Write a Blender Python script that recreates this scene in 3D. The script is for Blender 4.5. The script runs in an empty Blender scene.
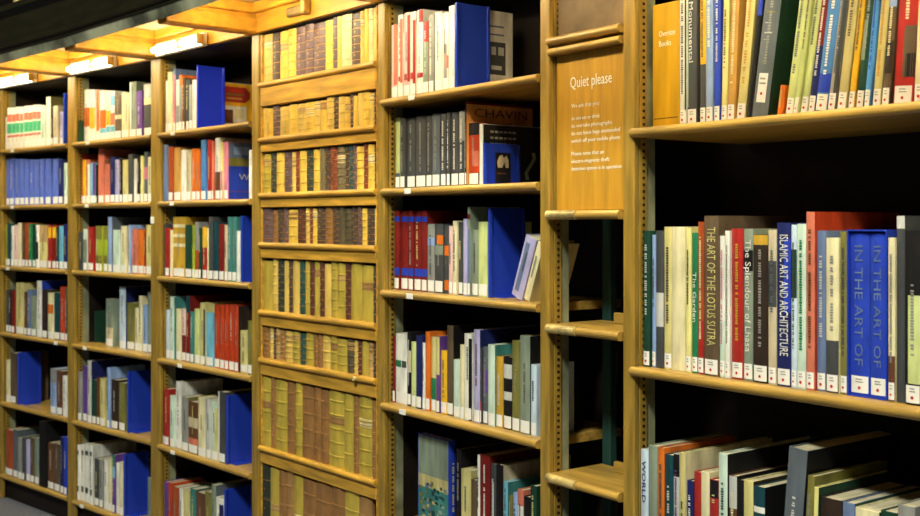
"""Curved library wall: oak bookcases, a jib door faced with dummy book spines, a gallery soffit with strip lights."""
import bpy, math, random
from mathutils import Matrix, Vector

scene = bpy.context.scene
COL = scene.collection

# ------------------------------------------------------------------ camera, world, light, exposure
EYE = 1.55
cam_data = bpy.data.cameras.new('camera')
cam_data.sensor_width = 36.0
cam_data.lens = 36.0 * 1100 / 920
cam_data.shift_y = -36 / 920
cam_data.dof.use_dof = True
cam_data.dof.focus_distance = 2.9
cam_data.dof.aperture_fstop = 5.0
cam = bpy.data.objects.new('camera', cam_data)
COL.objects.link(cam)
cam.location = (0, 0, EYE)
cam.rotation_euler = (math.pi / 2, 0, 0)
scene.camera = cam

world = bpy.data.worlds.new('world')
scene.world = world
world.use_nodes = True
world.node_tree.nodes['Background'].inputs[0].default_value = (0.80, 0.95, 1.0, 1)
world.node_tree.nodes['Background'].inputs[1].default_value = 0.03

# daylight from the windows of the dome, high on the far side of the room
dome = bpy.data.lights.new('dome_window_light', 'AREA')
dome.shape = 'DISK'
dome.size = 1.3
dome.energy = 1000
dome.color = (0.98, 1.0, 0.86)
dome_ob = bpy.data.objects.new('dome_window_light', dome)
COL.objects.link(dome_ob)
dome_ob.location = (-2.4, -2.8, 8.4)
dome_ob.rotation_euler = (Vector((-0.2, 4.0, 1.2)) - dome_ob.location).to_track_quat('-Z', 'Y').to_euler()

LAMP_STRENGTH = 14.0
ADDED_LAMP_STRENGTH = 98.0
LAMP_COLOUR = (1.0, 0.89, 0.62)

scene.view_settings.view_transform = 'Standard'
scene.view_settings.look = 'None'
scene.view_settings.gamma = 1.0
scene.view_settings.use_curve_mapping = False
scene.view_settings.exposure = 0.0

# ------------------------------------------------------------------ measurements (metres)
BAYS = {
    1: (-2.5685, 6.1688, -0.75287, 0.7594),
    2: (-1.959, 5.59, -0.76926, 0.7556),
    3: (-1.3596, 4.9852, -0.83900, 0.7866),
    4: (-0.7912, 4.3516, -0.87024, 0.7845),
    5: (-0.2567, 3.716, -0.93359, 0.8057),
    6: (0.2457, 3.037, -0.93730, 0.28),
    7: (0.4388, 2.7743, -0.93621, 0.7759),
}
POST_WIDTH = {2: 0.0813, 3: 0.0973, 4: 0.0646, 5: 0.0459, 6: 0.039, 7: 0.0461, 1: 0.066}
SHELF_Z = {'a1': 1.9540, 'a2': 1.6432, 'a3': 1.3048, 'a4': 0.9332, 'a5': 0.5432, 'a6': 0.1392, 'd1': 2.1020, 'd2': 1.8832, 'd3': 1.6652, 'd4': 1.4708, 'd5': 1.2048, 'd6': 1.0164, 'd7': 0.6692, 'e1': 1.9644, 'e2': 1.6624, 'e3': 1.3216, 'e4': 0.9404, 'e5': 0.5380, 'f0': 2.0380, 'f1': 1.5812, 'f2': 1.2692, 'f3': 0.8572, 'g1': 1.7864, 'g2': 1.1856, 'g3': 0.5860}
PALETTE = {'white': (228, 225, 214), 'cream': (222, 212, 168), 'pale_yellow': (228, 218, 140), 'yellow': (228, 178, 40), 'gold': (190, 150, 50), 'ochre': (190, 145, 72), 'tan': (192, 158, 105), 'orange': (214, 110, 35), 'salmon': (200, 112, 88), 'red': (162, 42, 36), 'maroon': (116, 28, 24), 'brown': (98, 62, 38), 'darkbrown': (48, 36, 30), 'olive': (122, 117, 56), 'lime': (158, 172, 48), 'green': (34, 118, 74), 'darkgreen': (26, 62, 46), 'teal': (62, 122, 118), 'darkteal': (22, 62, 70), 'mint': (196, 216, 198), 'cyan': (110, 178, 204), 'lightblue': (140, 165, 210), 'blue': (36, 62, 176), 'brightblue': (40, 62, 225), 'navy': (28, 36, 92), 'lilac': (172, 166, 206), 'purple': (98, 62, 140), 'pink': (215, 125, 152), 'gray': (140, 140, 134), 'lightgray': (192, 192, 186), 'darkgray': (66, 68, 70), 'black': (22, 21, 23), 'slate': (88, 96, 104), 'beige': (196, 182, 150), 'pale_green': (198, 208, 138), 'pinkwhite': (224, 188, 182), 'steelblue': (70, 120, 180), 'skyblue': (84, 150, 225), 'sand': (188, 176, 120), 'straw': (208, 196, 128), 'rust': (160, 72, 34), 'vermilion': (182, 62, 30), 'umber': (92, 76, 58), 'graygreen': (130, 142, 124), 'paleblue': (196, 212, 226), 'slateblue': (98, 116, 152), 'periwinkle': (84, 104, 188)}
# bay, shelf, along, setback, thickness, height, depth, colour, own object?, options, label
BOOKS = [
(1,'a1',0.009,0.0159,0.0187,0.1847,0.1233,'white',0,{},'thin white book at left end beside white one, top shelf, far-left bookcase'),
(1,'a1',0.0328,0.0147,0.0509,0.2323,0.1594,'white',1,{'set8': 1},'white book with red and green bands, second from left, top shelf, far-left bookcase'),
(1,'a1',0.0964,0.01,0.049,0.2275,0.1491,'white',1,{'set8': 1},'white book with red and green bands, third from left, top shelf, far-left bookcase'),
(1,'a1',0.1468,0.0105,0.0428,0.2295,0.1728,'white',1,{'set8': 1},'white book with red and green bands, fourth from left, top shelf, far-left bookcase'),
(1,'a1',0.1902,0.014,0.0393,0.2267,0.1503,'white',1,{'set8': 1},'white book with red and green bands, fifth from left, top shelf, far-left bookcase'),
(1,'a1',0.2301,0.0189,0.0475,0.2297,0.1757,'white',1,{'set8': 1},'white book with red and green bands, sixth from left, top shelf, far-left bookcase'),
(1,'a1',0.2915,0.0134,0.0469,0.2249,0.1466,'white',1,{'set8': 1},'white book with red and green bands, seventh from left, top shelf, far-left bookcase'),
(1,'a1',0.3471,0.0103,0.0443,0.226,0.1459,'white',1,{'set8': 1},'white book with red and green bands, eighth from left, top shelf, far-left bookcase'),
(1,'a1',0.392,0.0121,0.0458,0.2229,0.1438,'white',1,{'set8': 1},'white book between white and mint books, top shelf, far-left bookcase'),
(1,'a1',0.4438,0.0109,0.0501,0.2133,0.1421,'mint',1,{},'mint book with white label at its foot, top shelf, far-left bookcase'),
(1,'a1',0.4945,0.0148,0.0509,0.2577,0.192,'white',1,{'side': 'olive'},'tall white book between mint and black books, top shelf, far-left bookcase'),
(1,'a1',0.546,0.017,0.0199,0.1972,0.1354,'black',0,{},'thin black book with white label at its foot, top shelf, far-left bookcase'),
(1,'a1',0.5762,0.013,0.0526,0.2041,0.1436,'beige',1,{},'beige book with white label at its foot, top shelf, far-left bookcase'),
(1,'a1',0.6514,0.0125,0.0324,0.1681,0.1129,'lilac',0,{},'thin lilac book with white label at its foot, top shelf, far-left bookcase'),
(1,'a2',0.009,0.0216,0.0385,0.2599,0.1707,'periwinkle',1,{},'thin periwinkle book at left end beside periwinkle one, second shelf, far-left bookcase'),
(1,'a2',0.0622,0.016,0.0541,0.2573,0.184,'periwinkle',1,{},'periwinkle book with white label at its foot, second from left, second shelf, far-left bookcase'),
(1,'a2',0.1169,0.0204,0.0572,0.2553,0.1702,'periwinkle',1,{},'periwinkle book with white label at its foot, third from left, second shelf, far-left bookcase'),
(1,'a2',0.1917,0.0133,0.0563,0.252,0.1689,'periwinkle',1,{},'periwinkle book with white label at its foot, fourth from left, second shelf, far-left bookcase'),
(1,'a2',0.2495,0.0148,0.0422,0.2444,0.1695,'periwinkle',1,{},'periwinkle book with white label at its foot, fifth from left, second shelf, far-left bookcase'),
(1,'a2',0.2923,0.0214,0.0526,0.2431,0.1806,'periwinkle',1,{},'periwinkle book with white label at its foot, sixth from left, second shelf, far-left bookcase'),
(1,'a2',0.3492,0.0205,0.0566,0.2408,0.1542,'periwinkle',1,{},'periwinkle book with white label at its foot, seventh from left, second shelf, far-left bookcase'),
(1,'a2',0.4334,0.0104,0.0406,0.2424,0.176,'periwinkle',1,{},'thin periwinkle book with white label at its foot, eighth from left, second shelf, far-left bookcase'),
(1,'a2',0.4746,0.0207,0.0616,0.2412,0.168,'periwinkle',1,{},'periwinkle book with white label at its foot, ninth from left, second shelf, far-left bookcase'),
(1,'a2',0.5658,0.017,0.0582,0.2375,0.1513,'periwinkle',1,{},'periwinkle book between periwinkle and navy books, second shelf, far-left bookcase'),
(1,'a2',0.6308,0.0147,0.0486,0.2297,0.1736,'navy',1,{},'navy book with white label at its foot, second shelf, far-left bookcase'),
(1,'a2',0.68,0.0199,0.0375,0.2128,0.1596,'mint',0,{},'thin mint book with white label at its foot, second shelf, far-left bookcase'),
(1,'a3',0.009,0.0197,0.0104,0.234,0.1562,'lime',0,{},'thin lime book with white label at its foot, third shelf, far-left bookcase'),
(1,'a3',0.0446,0.0093,0.0382,0.2341,0.1535,'darkteal',0,{},'dark teal book between lime and white books, third shelf, far-left bookcase'),
(1,'a3',0.0834,0.0143,0.0254,0.223,0.1615,'white',0,{},'thin white book between dark teal and pinkish white books, third shelf, far-left bookcase'),
(1,'a3',0.1094,0.0193,0.0403,0.2286,0.1667,'pinkwhite',0,{},'pinkish white book with white label at its foot, third shelf, far-left bookcase'),
(1,'a3',0.1597,0.0158,0.0447,0.2397,0.1757,'cream',1,{},'cream book with white label at its foot, third shelf, far-left bookcase'),
(1,'a3',0.2164,0.0135,0.0382,0.2397,0.1694,'brown',0,{},'brown book with white label at its foot, third shelf, far-left bookcase'),
(1,'a3',0.2676,0.0085,0.0335,0.2398,0.1763,'rust',0,{},'tall rust brown book with white label at its foot, third shelf, far-left bookcase'),
(1,'a3',0.3017,0.0108,0.0359,0.2344,0.1767,'green',1,{},'green book with white label at its foot, third shelf, far-left bookcase'),
(1,'a3',0.3381,0.0157,0.036,0.229,0.1544,'darkgreen',0,{},'dark green book with white label at its foot, third shelf, far-left bookcase'),
(1,'a3',0.3893,0.0095,0.027,0.2291,0.1529,'white',0,{'bands': [(0.2, 0.6, 'black')]},'thin white book between dark green and tan books, third shelf, far-left bookcase'),
(1,'a3',0.4169,0.0156,0.0895,0.2292,0.1664,'tan',1,{'bands': [(0, 0.6, 'straw')]},'thick tan book with straw yellow panel, third shelf, far-left bookcase'),
(1,'a3',0.5258,0.0093,0.0361,0.2294,0.1477,'red',1,{'bands': [(0.7, 0.95, 'yellow')]},'red book with yellow panel, third shelf, far-left bookcase'),
(1,'a3',0.5625,0.0143,0.0418,0.2294,0.1631,'maroon',1,{'bands': [(0.7, 0.95, 'yellow')]},'maroon book with yellow panel, third shelf, far-left bookcase'),
(1,'a3',0.6098,0.0127,0.027,0.2138,0.1414,'darkteal',0,{},'thin dark teal book between maroon and cyan books, third shelf, far-left bookcase'),
(1,'a3',0.6374,0.0152,0.0454,0.2244,0.1424,'cyan',1,{},'cyan book with white label at its foot, third shelf, far-left bookcase'),
(1,'a3',0.692,0.0116,0.0416,0.2349,0.1632,'navy',1,{},'navy book with white label at its foot, third shelf, far-left bookcase'),
(1,'a4',0.009,0.0195,0.0332,0.2357,0.1693,'darkgray',1,{},'charcoal book with white label at its foot, fourth shelf, far-left bookcase'),
(1,'a4',0.0467,0.0186,0.031,0.2317,0.1614,'darkbrown',0,{},'thin dark brown book between charcoal and maroon books, fourth shelf, far-left bookcase'),
(1,'a4',0.0971,0.0108,0.0333,0.2345,0.1565,'maroon',0,{},'maroon book with white label at its foot, fourth shelf, far-left bookcase'),
(1,'a4',0.1309,0.0195,0.0966,0.2807,0.2026,'straw',1,{},'thick straw yellow book with white label at its foot, fourth shelf, far-left bookcase'),
(1,'a4',0.2465,0.0117,0.0301,0.2351,0.1503,'brown',0,{},'thin brown book with white label at its foot, fourth shelf, far-left bookcase'),
(1,'a4',0.2773,0.014,0.0447,0.2475,0.1785,'slateblue',1,{},'slate blue book with white label at its foot, fourth shelf, far-left bookcase'),
(1,'a4',0.3263,0.013,0.0592,0.2175,0.145,'graygreen',1,{},'short grey-green book with white label at its foot, fourth shelf, far-left bookcase'),
(1,'a4',0.3874,0.016,0.0572,0.3006,0.2231,'white',1,{'side': 'blue'},'tall white book with white label at its foot, fourth shelf, far-left bookcase'),
(1,'a4',0.4577,0.0107,0.0575,0.2555,0.1649,'darkbrown',1,{},'dark brown book between white and cream books, fourth shelf, far-left bookcase'),
(1,'a4',0.5203,0.0121,0.0599,0.2425,0.1674,'cream',1,{'bands': [(0.55, 0.75, 'orange')]},'cream book with orange panel, fourth shelf, far-left bookcase'),
(1,'a4',0.5808,0.0162,0.0622,0.2449,0.1624,'darkteal',1,{},'dark teal book with white label at its foot, fourth shelf, far-left bookcase'),
(1,'a4',0.6436,0.0176,0.0517,0.2786,0.2022,'vermilion',1,{},'orange-red book with white label at its foot, fourth shelf, far-left bookcase'),
(1,'a4',0.7043,0.0141,0.0245,0.2755,0.184,'umber',0,{},'thin grey-brown book with white label at its foot, fourth shelf, far-left bookcase'),
(1,'a5',0.009,0.0196,0.0528,0.2341,0.1582,'cream',1,{},'cream book with white label at its foot, fifth shelf, far-left bookcase'),
(1,'a5',0.0682,0.0178,0.0664,0.2789,0.1871,'umber',1,{},'tall grey-brown book with white label at its foot, fifth shelf, far-left bookcase'),
(1,'a5',0.5492,0.0115,0.0618,0.2344,0.1777,'lightblue',1,{'bands': [(0.7, 1, 'gray')]},'light blue book with grey panel, fifth shelf, far-left bookcase'),
(1,'a5',0.6116,0.0139,0.064,0.2294,0.1512,'brown',1,{},'brown book with white label at its foot, fifth shelf, far-left bookcase'),
(1,'a5',0.6852,0.0107,0.0449,0.2098,0.1444,'white',1,{},'thin white book with white label at its foot, fifth shelf, far-left bookcase'),
(1,'a6',0.009,0.016,0.0047,0.2268,0.1722,'green',1,{},'thin green book with white label at its foot, sixth shelf, far-left bookcase'),
(1,'a6',0.0287,0.0098,0.0867,0.2523,0.1734,'rust',1,{},'thick rust brown book with white label at its foot, sixth shelf, far-left bookcase'),
(1,'a6',0.1161,0.0106,0.0524,0.2613,0.1971,'slate',1,{},'slate grey book with white label at its foot, sixth shelf, far-left bookcase'),
(1,'a6',0.1727,0.0097,0.0518,0.2247,0.1439,'gray',1,{},'grey book with white label at its foot, sixth shelf, far-left bookcase'),
(1,'a6',0.229,0.0087,0.0257,0.232,0.1592,'darkgray',1,{},'thin charcoal book with white label at its foot, sixth shelf, far-left bookcase'),
(1,'a6',0.2553,0.0188,0.0449,0.2232,0.1677,'lilac',0,{},'short lilac book with white label at its foot, sixth shelf, far-left bookcase'),
(1,'a6',0.3067,0.0168,0.0469,0.2416,0.1841,'umber',1,{},'grey-brown book between lilac and grey-green books, sixth shelf, far-left bookcase'),
(1,'a6',0.3542,0.0192,0.0496,0.2476,0.1682,'graygreen',1,{},'grey-green book with white label at its foot, sixth shelf, far-left bookcase'),
(1,'a6',0.4246,0.0102,0.077,0.3507,0.2586,'black',1,{'lab': 0},'thick black book, sixth shelf, far-left bookcase'),
(1,'a6',0.5104,0.017,0.0666,0.2436,0.1565,'brown',1,{},'thick brown book with white label at its foot, sixth shelf, far-left bookcase'),
(1,'a6',0.5812,0.016,0.0634,0.248,0.17,'umber',1,{},'thick grey-brown book between brown and navy books, sixth shelf, far-left bookcase'),
(1,'a6',0.6547,0.0125,0.0356,0.2932,0.2002,'navy',1,{},'navy book with white label at its foot, sixth shelf, far-left bookcase'),
(1,'a6',0.6972,0.01,0.0342,0.2991,0.1945,'blue',1,{},'thin blue book with white label at its foot, sixth shelf, far-left bookcase'),
(2,'a1',0.009,0.0478,0.0559,0.2678,0.1969,'white',1,{'bands': [(0.3, 0.66, 'orange')]},'tall white book at left end beside white one, top shelf, second bookcase from left'),
(2,'a1',0.0808,0.0407,0.0542,0.261,0.1834,'white',1,{'bands': [(0.25, 0.66, 'yellow')]},'white book with yellow panel, second from left, top shelf, second bookcase from left'),
(2,'a1',0.1356,0.0451,0.0356,0.2577,0.1904,'white',1,{'bands': [(0.2, 1, 'orange', 0.3, 1)]},'thin white book with orange panel, third from left, top shelf, second bookcase from left'),
(2,'a1',0.1718,0.0487,0.0607,0.2491,0.1842,'white',1,{'bands': [(0.25, 0.62, 'orange'), (0.1, 0.25, 'cyan')]},'white book with orange panel, fourth from left, top shelf, second bookcase from left'),
(2,'a1',0.2395,0.046,0.0421,0.244,0.1826,'white',1,{'bands': [(0.3, 0.6, 'yellow'), (0.1, 0.28, 'cyan')]},'white book with yellow panel, fifth from left, top shelf, second bookcase from left'),
(2,'a1',0.2821,0.0472,0.0385,0.2408,0.1744,'white',1,{'bands': [(0.3, 0.55, 'salmon'), (0.1, 0.28, 'cyan'), (0.7, 0.9, 'cyan')]},'white book between white and grey-brown books, top shelf, second bookcase from left'),
(2,'a1',0.3345,0.0418,0.0622,0.2155,0.1368,'umber',1,{'bands': [(0.45, 0.55, 'cream')]},'short grey-brown book with cream panel, top shelf, second bookcase from left'),
(2,'a1',0.4017,0.0406,0.0364,0.2207,0.1503,'cream',1,{},'thin cream book between grey-brown and cream books, top shelf, second bookcase from left'),
(2,'a1',0.4406,0.0403,0.0276,0.2175,0.1623,'cream',1,{},'thin cream book between cream and grey-green books, top shelf, second bookcase from left'),
(2,'a1',0.4688,0.0457,0.0619,0.2674,0.191,'graygreen',1,{'bands': [(0, 1, 'white', 0, 0.3)]},'grey-green book with white panel, top shelf, second bookcase from left'),
(2,'a1',0.532,0.0465,0.0499,0.2196,0.1591,'purple',1,{},'purple book with white label at its foot, top shelf, second bookcase from left'),
(2,'a1',0.603,0.0449,0.0723,0.2456,0.157,'darkgray',1,{'bands': [(0.6, 0.74, 'cream'), (0.74, 1, 'lightgray')]},'thick charcoal book with cream panel, top shelf, second bookcase from left'),
(2,'a2',0.009,0.0346,0.0078,0.2533,0.1848,'vermilion',0,{},'thin orange-red book with white label at its foot, second shelf, second bookcase from left'),
(2,'a2',0.0259,0.031,0.0327,0.2214,0.1561,'yellow',0,{},'yellow book with white label at its foot, second shelf, second bookcase from left'),
(2,'a2',0.0592,0.0329,0.0394,0.2201,0.1411,'salmon',1,{'bands': [(0, 0.9, 'white', 0.5, 1)]},'salmon book between yellow and cyan books, second shelf, second bookcase from left'),
(2,'a2',0.0992,0.0338,0.0548,0.2032,0.1348,'cyan',1,{'bands': [(0.2, 1, 'purple', 0.6, 1)]},'thick cyan book with purple panel, second shelf, second bookcase from left'),
(2,'a2',0.1712,0.0259,0.0109,0.1908,0.1266,'black',0,{},'thin black book between cyan and salmon books, second shelf, second bookcase from left'),
(2,'a2',0.1828,0.0338,0.0576,0.2696,0.1799,'salmon',1,{},'thick salmon book between black and salmon books, second shelf, second bookcase from left'),
(2,'a2',0.2502,0.0339,0.0497,0.2125,0.163,'salmon',1,{'bands': [(0.9, 1, 'brown')]},'thick salmon book between salmon and navy books, second shelf, second bookcase from left'),
(2,'a2',0.3074,0.0309,0.0471,0.2248,0.1539,'navy',1,{},'thick navy book with white label at its foot, second shelf, second bookcase from left'),
(2,'a2',0.3568,0.0307,0.0348,0.2084,0.1514,'lilac',1,{},'lilac book with white label at its foot, second shelf, second bookcase from left'),
(2,'a2',0.3921,0.0342,0.0279,0.217,0.1554,'black',0,{},'black book between lilac and straw yellow books, second shelf, second bookcase from left'),
(2,'a2',0.4256,0.0327,0.0504,0.2055,0.1312,'straw',1,{},'thick straw yellow book with white label at its foot, second shelf, second bookcase from left'),
(2,'a2',0.4895,0.0268,0.04,0.2314,0.1546,'darkgray',1,{},'charcoal book with white label at its foot, second shelf, second bookcase from left'),
(2,'a2',0.5301,0.0339,0.0278,0.2067,0.1388,'white',0,{},'white book with white label at its foot, second shelf, second bookcase from left'),
(2,'a2',0.5635,0.0318,0.0276,0.21,0.1324,'black',0,{},'thin black book between white and pale yellow books, second shelf, second bookcase from left'),
(2,'a2',0.6045,0.0257,0.0203,0.2174,0.1453,'pale_yellow',1,{},'thin pale yellow book with white label at its foot, second shelf, second bookcase from left'),
(2,'a2',0.6253,0.0331,0.0298,0.2357,0.1708,'slate',1,{'bands': [(0.45, 0.7, 'pink')]},'slate grey book with pink panel, second shelf, second bookcase from left'),
(2,'a2',0.6578,0.0331,0.042,0.2106,0.1412,'cream',1,{},'cream book with white label at its foot, second shelf, second bookcase from left'),
(2,'a3',0.009,0.0182,0.0453,0.1945,0.1351,'darkgray',1,{'lab': 0},'charcoal book, third shelf, second bookcase from left'),
(2,'a3',0.0576,0.0176,0.0397,0.2099,0.1355,'mint',1,{'bands': [(0, 0.75, 'graygreen')]},'mint book between charcoal and red books, third shelf, second bookcase from left'),
(2,'a3',0.0978,0.0227,0.0579,0.2201,0.1451,'red',1,{},'thick red book with white label at its foot, third shelf, second bookcase from left'),
(2,'a3',0.1764,0.0237,0.0346,0.2253,0.1708,'lime',0,{'bands': [(0.7, 1, 'olive'), (0.15, 0.35, 'olive')]},'lime book between red and lime books, third shelf, second bookcase from left'),
(2,'a3',0.2348,0.0122,0.0244,0.2255,0.1566,'lime',1,{'bands': [(0.7, 1, 'olive'), (0.15, 0.35, 'olive')]},'thin lime book with olive panel, fifth from left, third shelf, second bookcase from left'),
(2,'a3',0.2598,0.0218,0.0378,0.2255,0.1719,'lime',1,{'bands': [(0.7, 1, 'olive'), (0.15, 0.35, 'olive')]},'lime book between lime and light blue books, third shelf, second bookcase from left'),
(2,'a3',0.3109,0.0174,0.0393,0.2696,0.1818,'lightblue',1,{'side': 'slate'},'tall light blue book between lime and mint books, third shelf, second bookcase from left'),
(2,'a3',0.3653,0.0145,0.0676,0.2065,0.1579,'mint',1,{},'thick mint book between light blue and cream books, third shelf, second bookcase from left'),
(2,'a3',0.4424,0.0145,0.0521,0.226,0.1607,'cream',1,{},'cream book with white label at its foot, third shelf, second bookcase from left'),
(2,'a3',0.5167,0.0137,0.0147,0.2309,0.1624,'lightblue',1,{},'thin light blue book between cream and salmon books, third shelf, second bookcase from left'),
(2,'a3',0.532,0.0234,0.0536,0.212,0.1374,'salmon',1,{},'salmon book with white label at its foot, third shelf, second bookcase from left'),
(2,'a3',0.5902,0.0218,0.0526,0.2076,0.1455,'orange',1,{},'orange book with white label at its foot, third shelf, second bookcase from left'),
(2,'a3',0.6435,0.0226,0.0162,0.1937,0.1417,'maroon',0,{},'thin maroon book with white label at its foot, third shelf, second bookcase from left'),
(2,'a3',0.6751,0.0148,0.0605,0.2313,0.1738,'straw',1,{},'thick straw yellow book with white label at its foot, third shelf, second bookcase from left'),
(2,'a4',0.2228,0.0538,0.0698,0.2353,0.1505,'graygreen',1,{'bands': [(0, 0.4, 'beige')]},'thick grey-green book at left end beside pale blue one, fourth shelf, second bookcase from left'),
(2,'a4',0.3669,0.048,0.061,0.3009,0.2,'paleblue',1,{'side': 'navy'},'thick pale blue book with white label at its foot, fourth shelf, second bookcase from left'),
(2,'a4',0.4284,0.0539,0.0737,0.2262,0.1568,'olive',1,{},'thick olive book with white label at its foot, fourth shelf, second bookcase from left'),
(2,'a4',0.5081,0.0516,0.0354,0.2055,0.133,'cream',1,{},'short cream book between olive and cream books, fourth shelf, second bookcase from left'),
(2,'a4',0.5444,0.0521,0.0259,0.2645,0.1796,'cream',1,{},'thin cream book between cream and light blue books, fourth shelf, second bookcase from left'),
(2,'a4',0.5708,0.0581,0.0402,0.2229,0.1411,'lightblue',1,{},'light blue book with white label at its foot, fourth shelf, second bookcase from left'),
(2,'a4',0.6156,0.057,0.0433,0.2867,0.2108,'graygreen',1,{},'grey-green book at right end beside light blue one, fourth shelf, second bookcase from left'),
(2,'a5',0.0107,0.0134,0.0384,0.2466,0.1854,'gray',1,{},'grey book with white label at its foot, fifth shelf, second bookcase from left'),
(2,'a5',0.0497,0.0206,0.0451,0.2797,0.2078,'purple',1,{},'purple book with white label at its foot, fifth shelf, second bookcase from left'),
(2,'a5',0.1067,0.0155,0.0414,0.3102,0.2133,'lightgray',1,{'side': 'navy'},'tall light grey book with white label at its foot, fifth shelf, second bookcase from left'),
(2,'a5',0.1509,0.0167,0.043,0.2195,0.1686,'darkgreen',1,{},'short dark green book with white label at its foot, fifth shelf, second bookcase from left'),
(2,'a5',0.1945,0.0191,0.0314,0.2328,0.1588,'brown',0,{},'thin brown book with white label at its foot, fifth shelf, second bookcase from left'),
(2,'a5',0.2315,0.0171,0.0501,0.2327,0.1561,'straw',1,{},'straw yellow book with white label at its foot, fifth shelf, second bookcase from left'),
(2,'a5',0.31,0.0126,0.0251,0.2942,0.194,'lightblue',1,{},'thin light blue book with white label at its foot, fifth shelf, second bookcase from left'),
(2,'a5',0.3357,0.022,0.0642,0.2384,0.1604,'darkbrown',1,{},'thick dark brown book with white label at its foot, fifth shelf, second bookcase from left'),
(2,'a5',0.4073,0.0232,0.0573,0.2306,0.1539,'olive',1,{},'thick olive book with white label at its foot, fifth shelf, second bookcase from left'),
(2,'a6',0.009,0.0103,0.0228,0.2789,0.1915,'white',1,{'bands': [(0.82, 0.9, 'darkgray', 0.2, 0.8), (0.16, 0.26, 'darkgray', 0.2, 0.8)]},'thin white book at left end beside white one, sixth shelf, second bookcase from left'),
(2,'a6',0.0324,0.0195,0.0341,0.2817,0.2087,'white',1,{'bands': [(0.82, 0.9, 'darkgray', 0.2, 0.8), (0.16, 0.26, 'darkgray', 0.2, 0.8)]},'white book with charcoal panel, second from left, sixth shelf, second bookcase from left'),
(2,'a6',0.072,0.0177,0.0501,0.2887,0.206,'white',1,{'bands': [(0.82, 0.9, 'darkgray', 0.2, 0.8), (0.16, 0.26, 'darkgray', 0.2, 0.8)]},'thick white book with charcoal panel, third from left, sixth shelf, second bookcase from left'),
(2,'a6',0.1391,0.01,0.0329,0.2941,0.24,'white',1,{'bands': [(0.82, 0.9, 'darkgray', 0.2, 0.8), (0.16, 0.26, 'darkgray', 0.2, 0.8)], 'side': 'lightgray'},'tall white book between white and charcoal books, sixth shelf, second bookcase from left'),
(2,'a6',0.1726,0.0193,0.0448,0.2326,0.1643,'darkgray',1,{},'thick charcoal book with white label at its foot, sixth shelf, second bookcase from left'),
(2,'a6',0.2244,0.0166,0.0382,0.2354,0.1513,'gray',1,{},'grey book with white label at its foot, sixth shelf, second bookcase from left'),
(2,'a6',0.2723,0.0168,0.0397,0.2427,0.1684,'white',1,{},'white book between grey and cream books, sixth shelf, second bookcase from left'),
(2,'a6',0.3135,0.017,0.0373,0.2487,0.1784,'cream',1,{},'cream book between white and purple books, sixth shelf, second bookcase from left'),
(2,'a6',0.3632,0.0114,0.025,0.2812,0.1833,'purple',1,{'bands': [(0.8, 1, 'green'), (0.6, 0.8, 'cyan')]},'thin purple book with green panel, sixth shelf, second bookcase from left'),
(2,'a6',0.3888,0.0191,0.0289,0.2445,0.16,'white',0,{},'white book between purple and cream books, sixth shelf, second bookcase from left'),
(2,'a6',0.4296,0.0137,0.0334,0.2471,0.1683,'cream',1,{},'cream book between white and grey-green books, sixth shelf, second bookcase from left'),
(2,'a6',0.6827,0.0197,0.0356,0.22,0.1468,'graygreen',0,{},'short grey-green book with white label at its foot, sixth shelf, second bookcase from left'),
(3,'a1',0.009,0.0244,0.0154,0.2355,0.1768,'white',0,{},'thin white book at left end beside cream one, top shelf, bookcase left of door'),
(3,'a1',0.0412,0.0169,0.0438,0.2705,0.1958,'cream',1,{},'thick cream book with white label at its foot, top shelf, bookcase left of door'),
(3,'a1',0.0855,0.0229,0.0188,0.2815,0.1863,'slateblue',0,{'bands': [(0, 0.9, 'pink', 0.4, 1)]},'thin slate blue book with pink panel, top shelf, bookcase left of door'),
(3,'a1',0.1049,0.0256,0.0262,0.2304,0.1753,'white',0,{'bands': [(0.1, 0.5, 'gray')]},'white book between slate blue and orange books, top shelf, bookcase left of door'),
(3,'a1',0.1482,0.0176,0.0258,0.2476,0.1869,'orange',1,{'bands': [(0, 0.8, 'gray')]},'orange book with grey panel, top shelf, bookcase left of door'),
(3,'a1',0.1746,0.0198,0.0199,0.2318,0.1619,'umber',1,{},'grey-brown book with white label at its foot, top shelf, bookcase left of door'),
(3,'a1',0.1952,0.0269,0.0255,0.2219,0.1653,'darkgray',0,{},'charcoal book with white label at its foot, top shelf, bookcase left of door'),
(3,'a1',0.2411,0.0169,0.0279,0.2165,0.1495,'gray',0,{'bands': [(0.9, 1, 'black')]},'grey book with black panel, top shelf, bookcase left of door'),
(3,'a1',0.2706,0.017,0.0338,0.2134,0.29,'white',1,{'cover': 'red_gold'},'thick white book at right end beside grey one, top shelf, bookcase left of door'),
(3,'a2',0.009,0.0118,0.0478,0.2546,0.1849,'slateblue',1,{'lab': 0},'slate blue book, second shelf, bookcase left of door'),
(3,'a2',0.0666,0.0082,0.0407,0.2426,0.1715,'rust',1,{},'rust brown book with white label at its foot, second shelf, bookcase left of door'),
(3,'a2',0.108,0.0133,0.0652,0.2357,0.1506,'ochre',1,{},'thick ochre book with white label at its foot, second shelf, bookcase left of door'),
(3,'a2',0.1784,0.012,0.041,0.2239,0.1604,'white',1,{},'white book between ochre and beige books, second shelf, bookcase left of door'),
(3,'a2',0.2201,0.0141,0.0402,0.2176,0.1392,'beige',1,{},'beige book with white label at its foot, second shelf, bookcase left of door'),
(3,'a2',0.2609,0.0198,0.0357,0.2248,0.166,'orange',1,{},'orange book between beige and orange books, second shelf, bookcase left of door'),
(3,'a2',0.2995,0.0197,0.0326,0.2229,0.1442,'orange',1,{},'orange book between orange and mid blue books, second shelf, bookcase left of door'),
(3,'a2',0.3564,0.0112,0.0433,0.258,0.1668,'steelblue',1,{},'mid blue book with white label at its foot, second shelf, bookcase left of door'),
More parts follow.
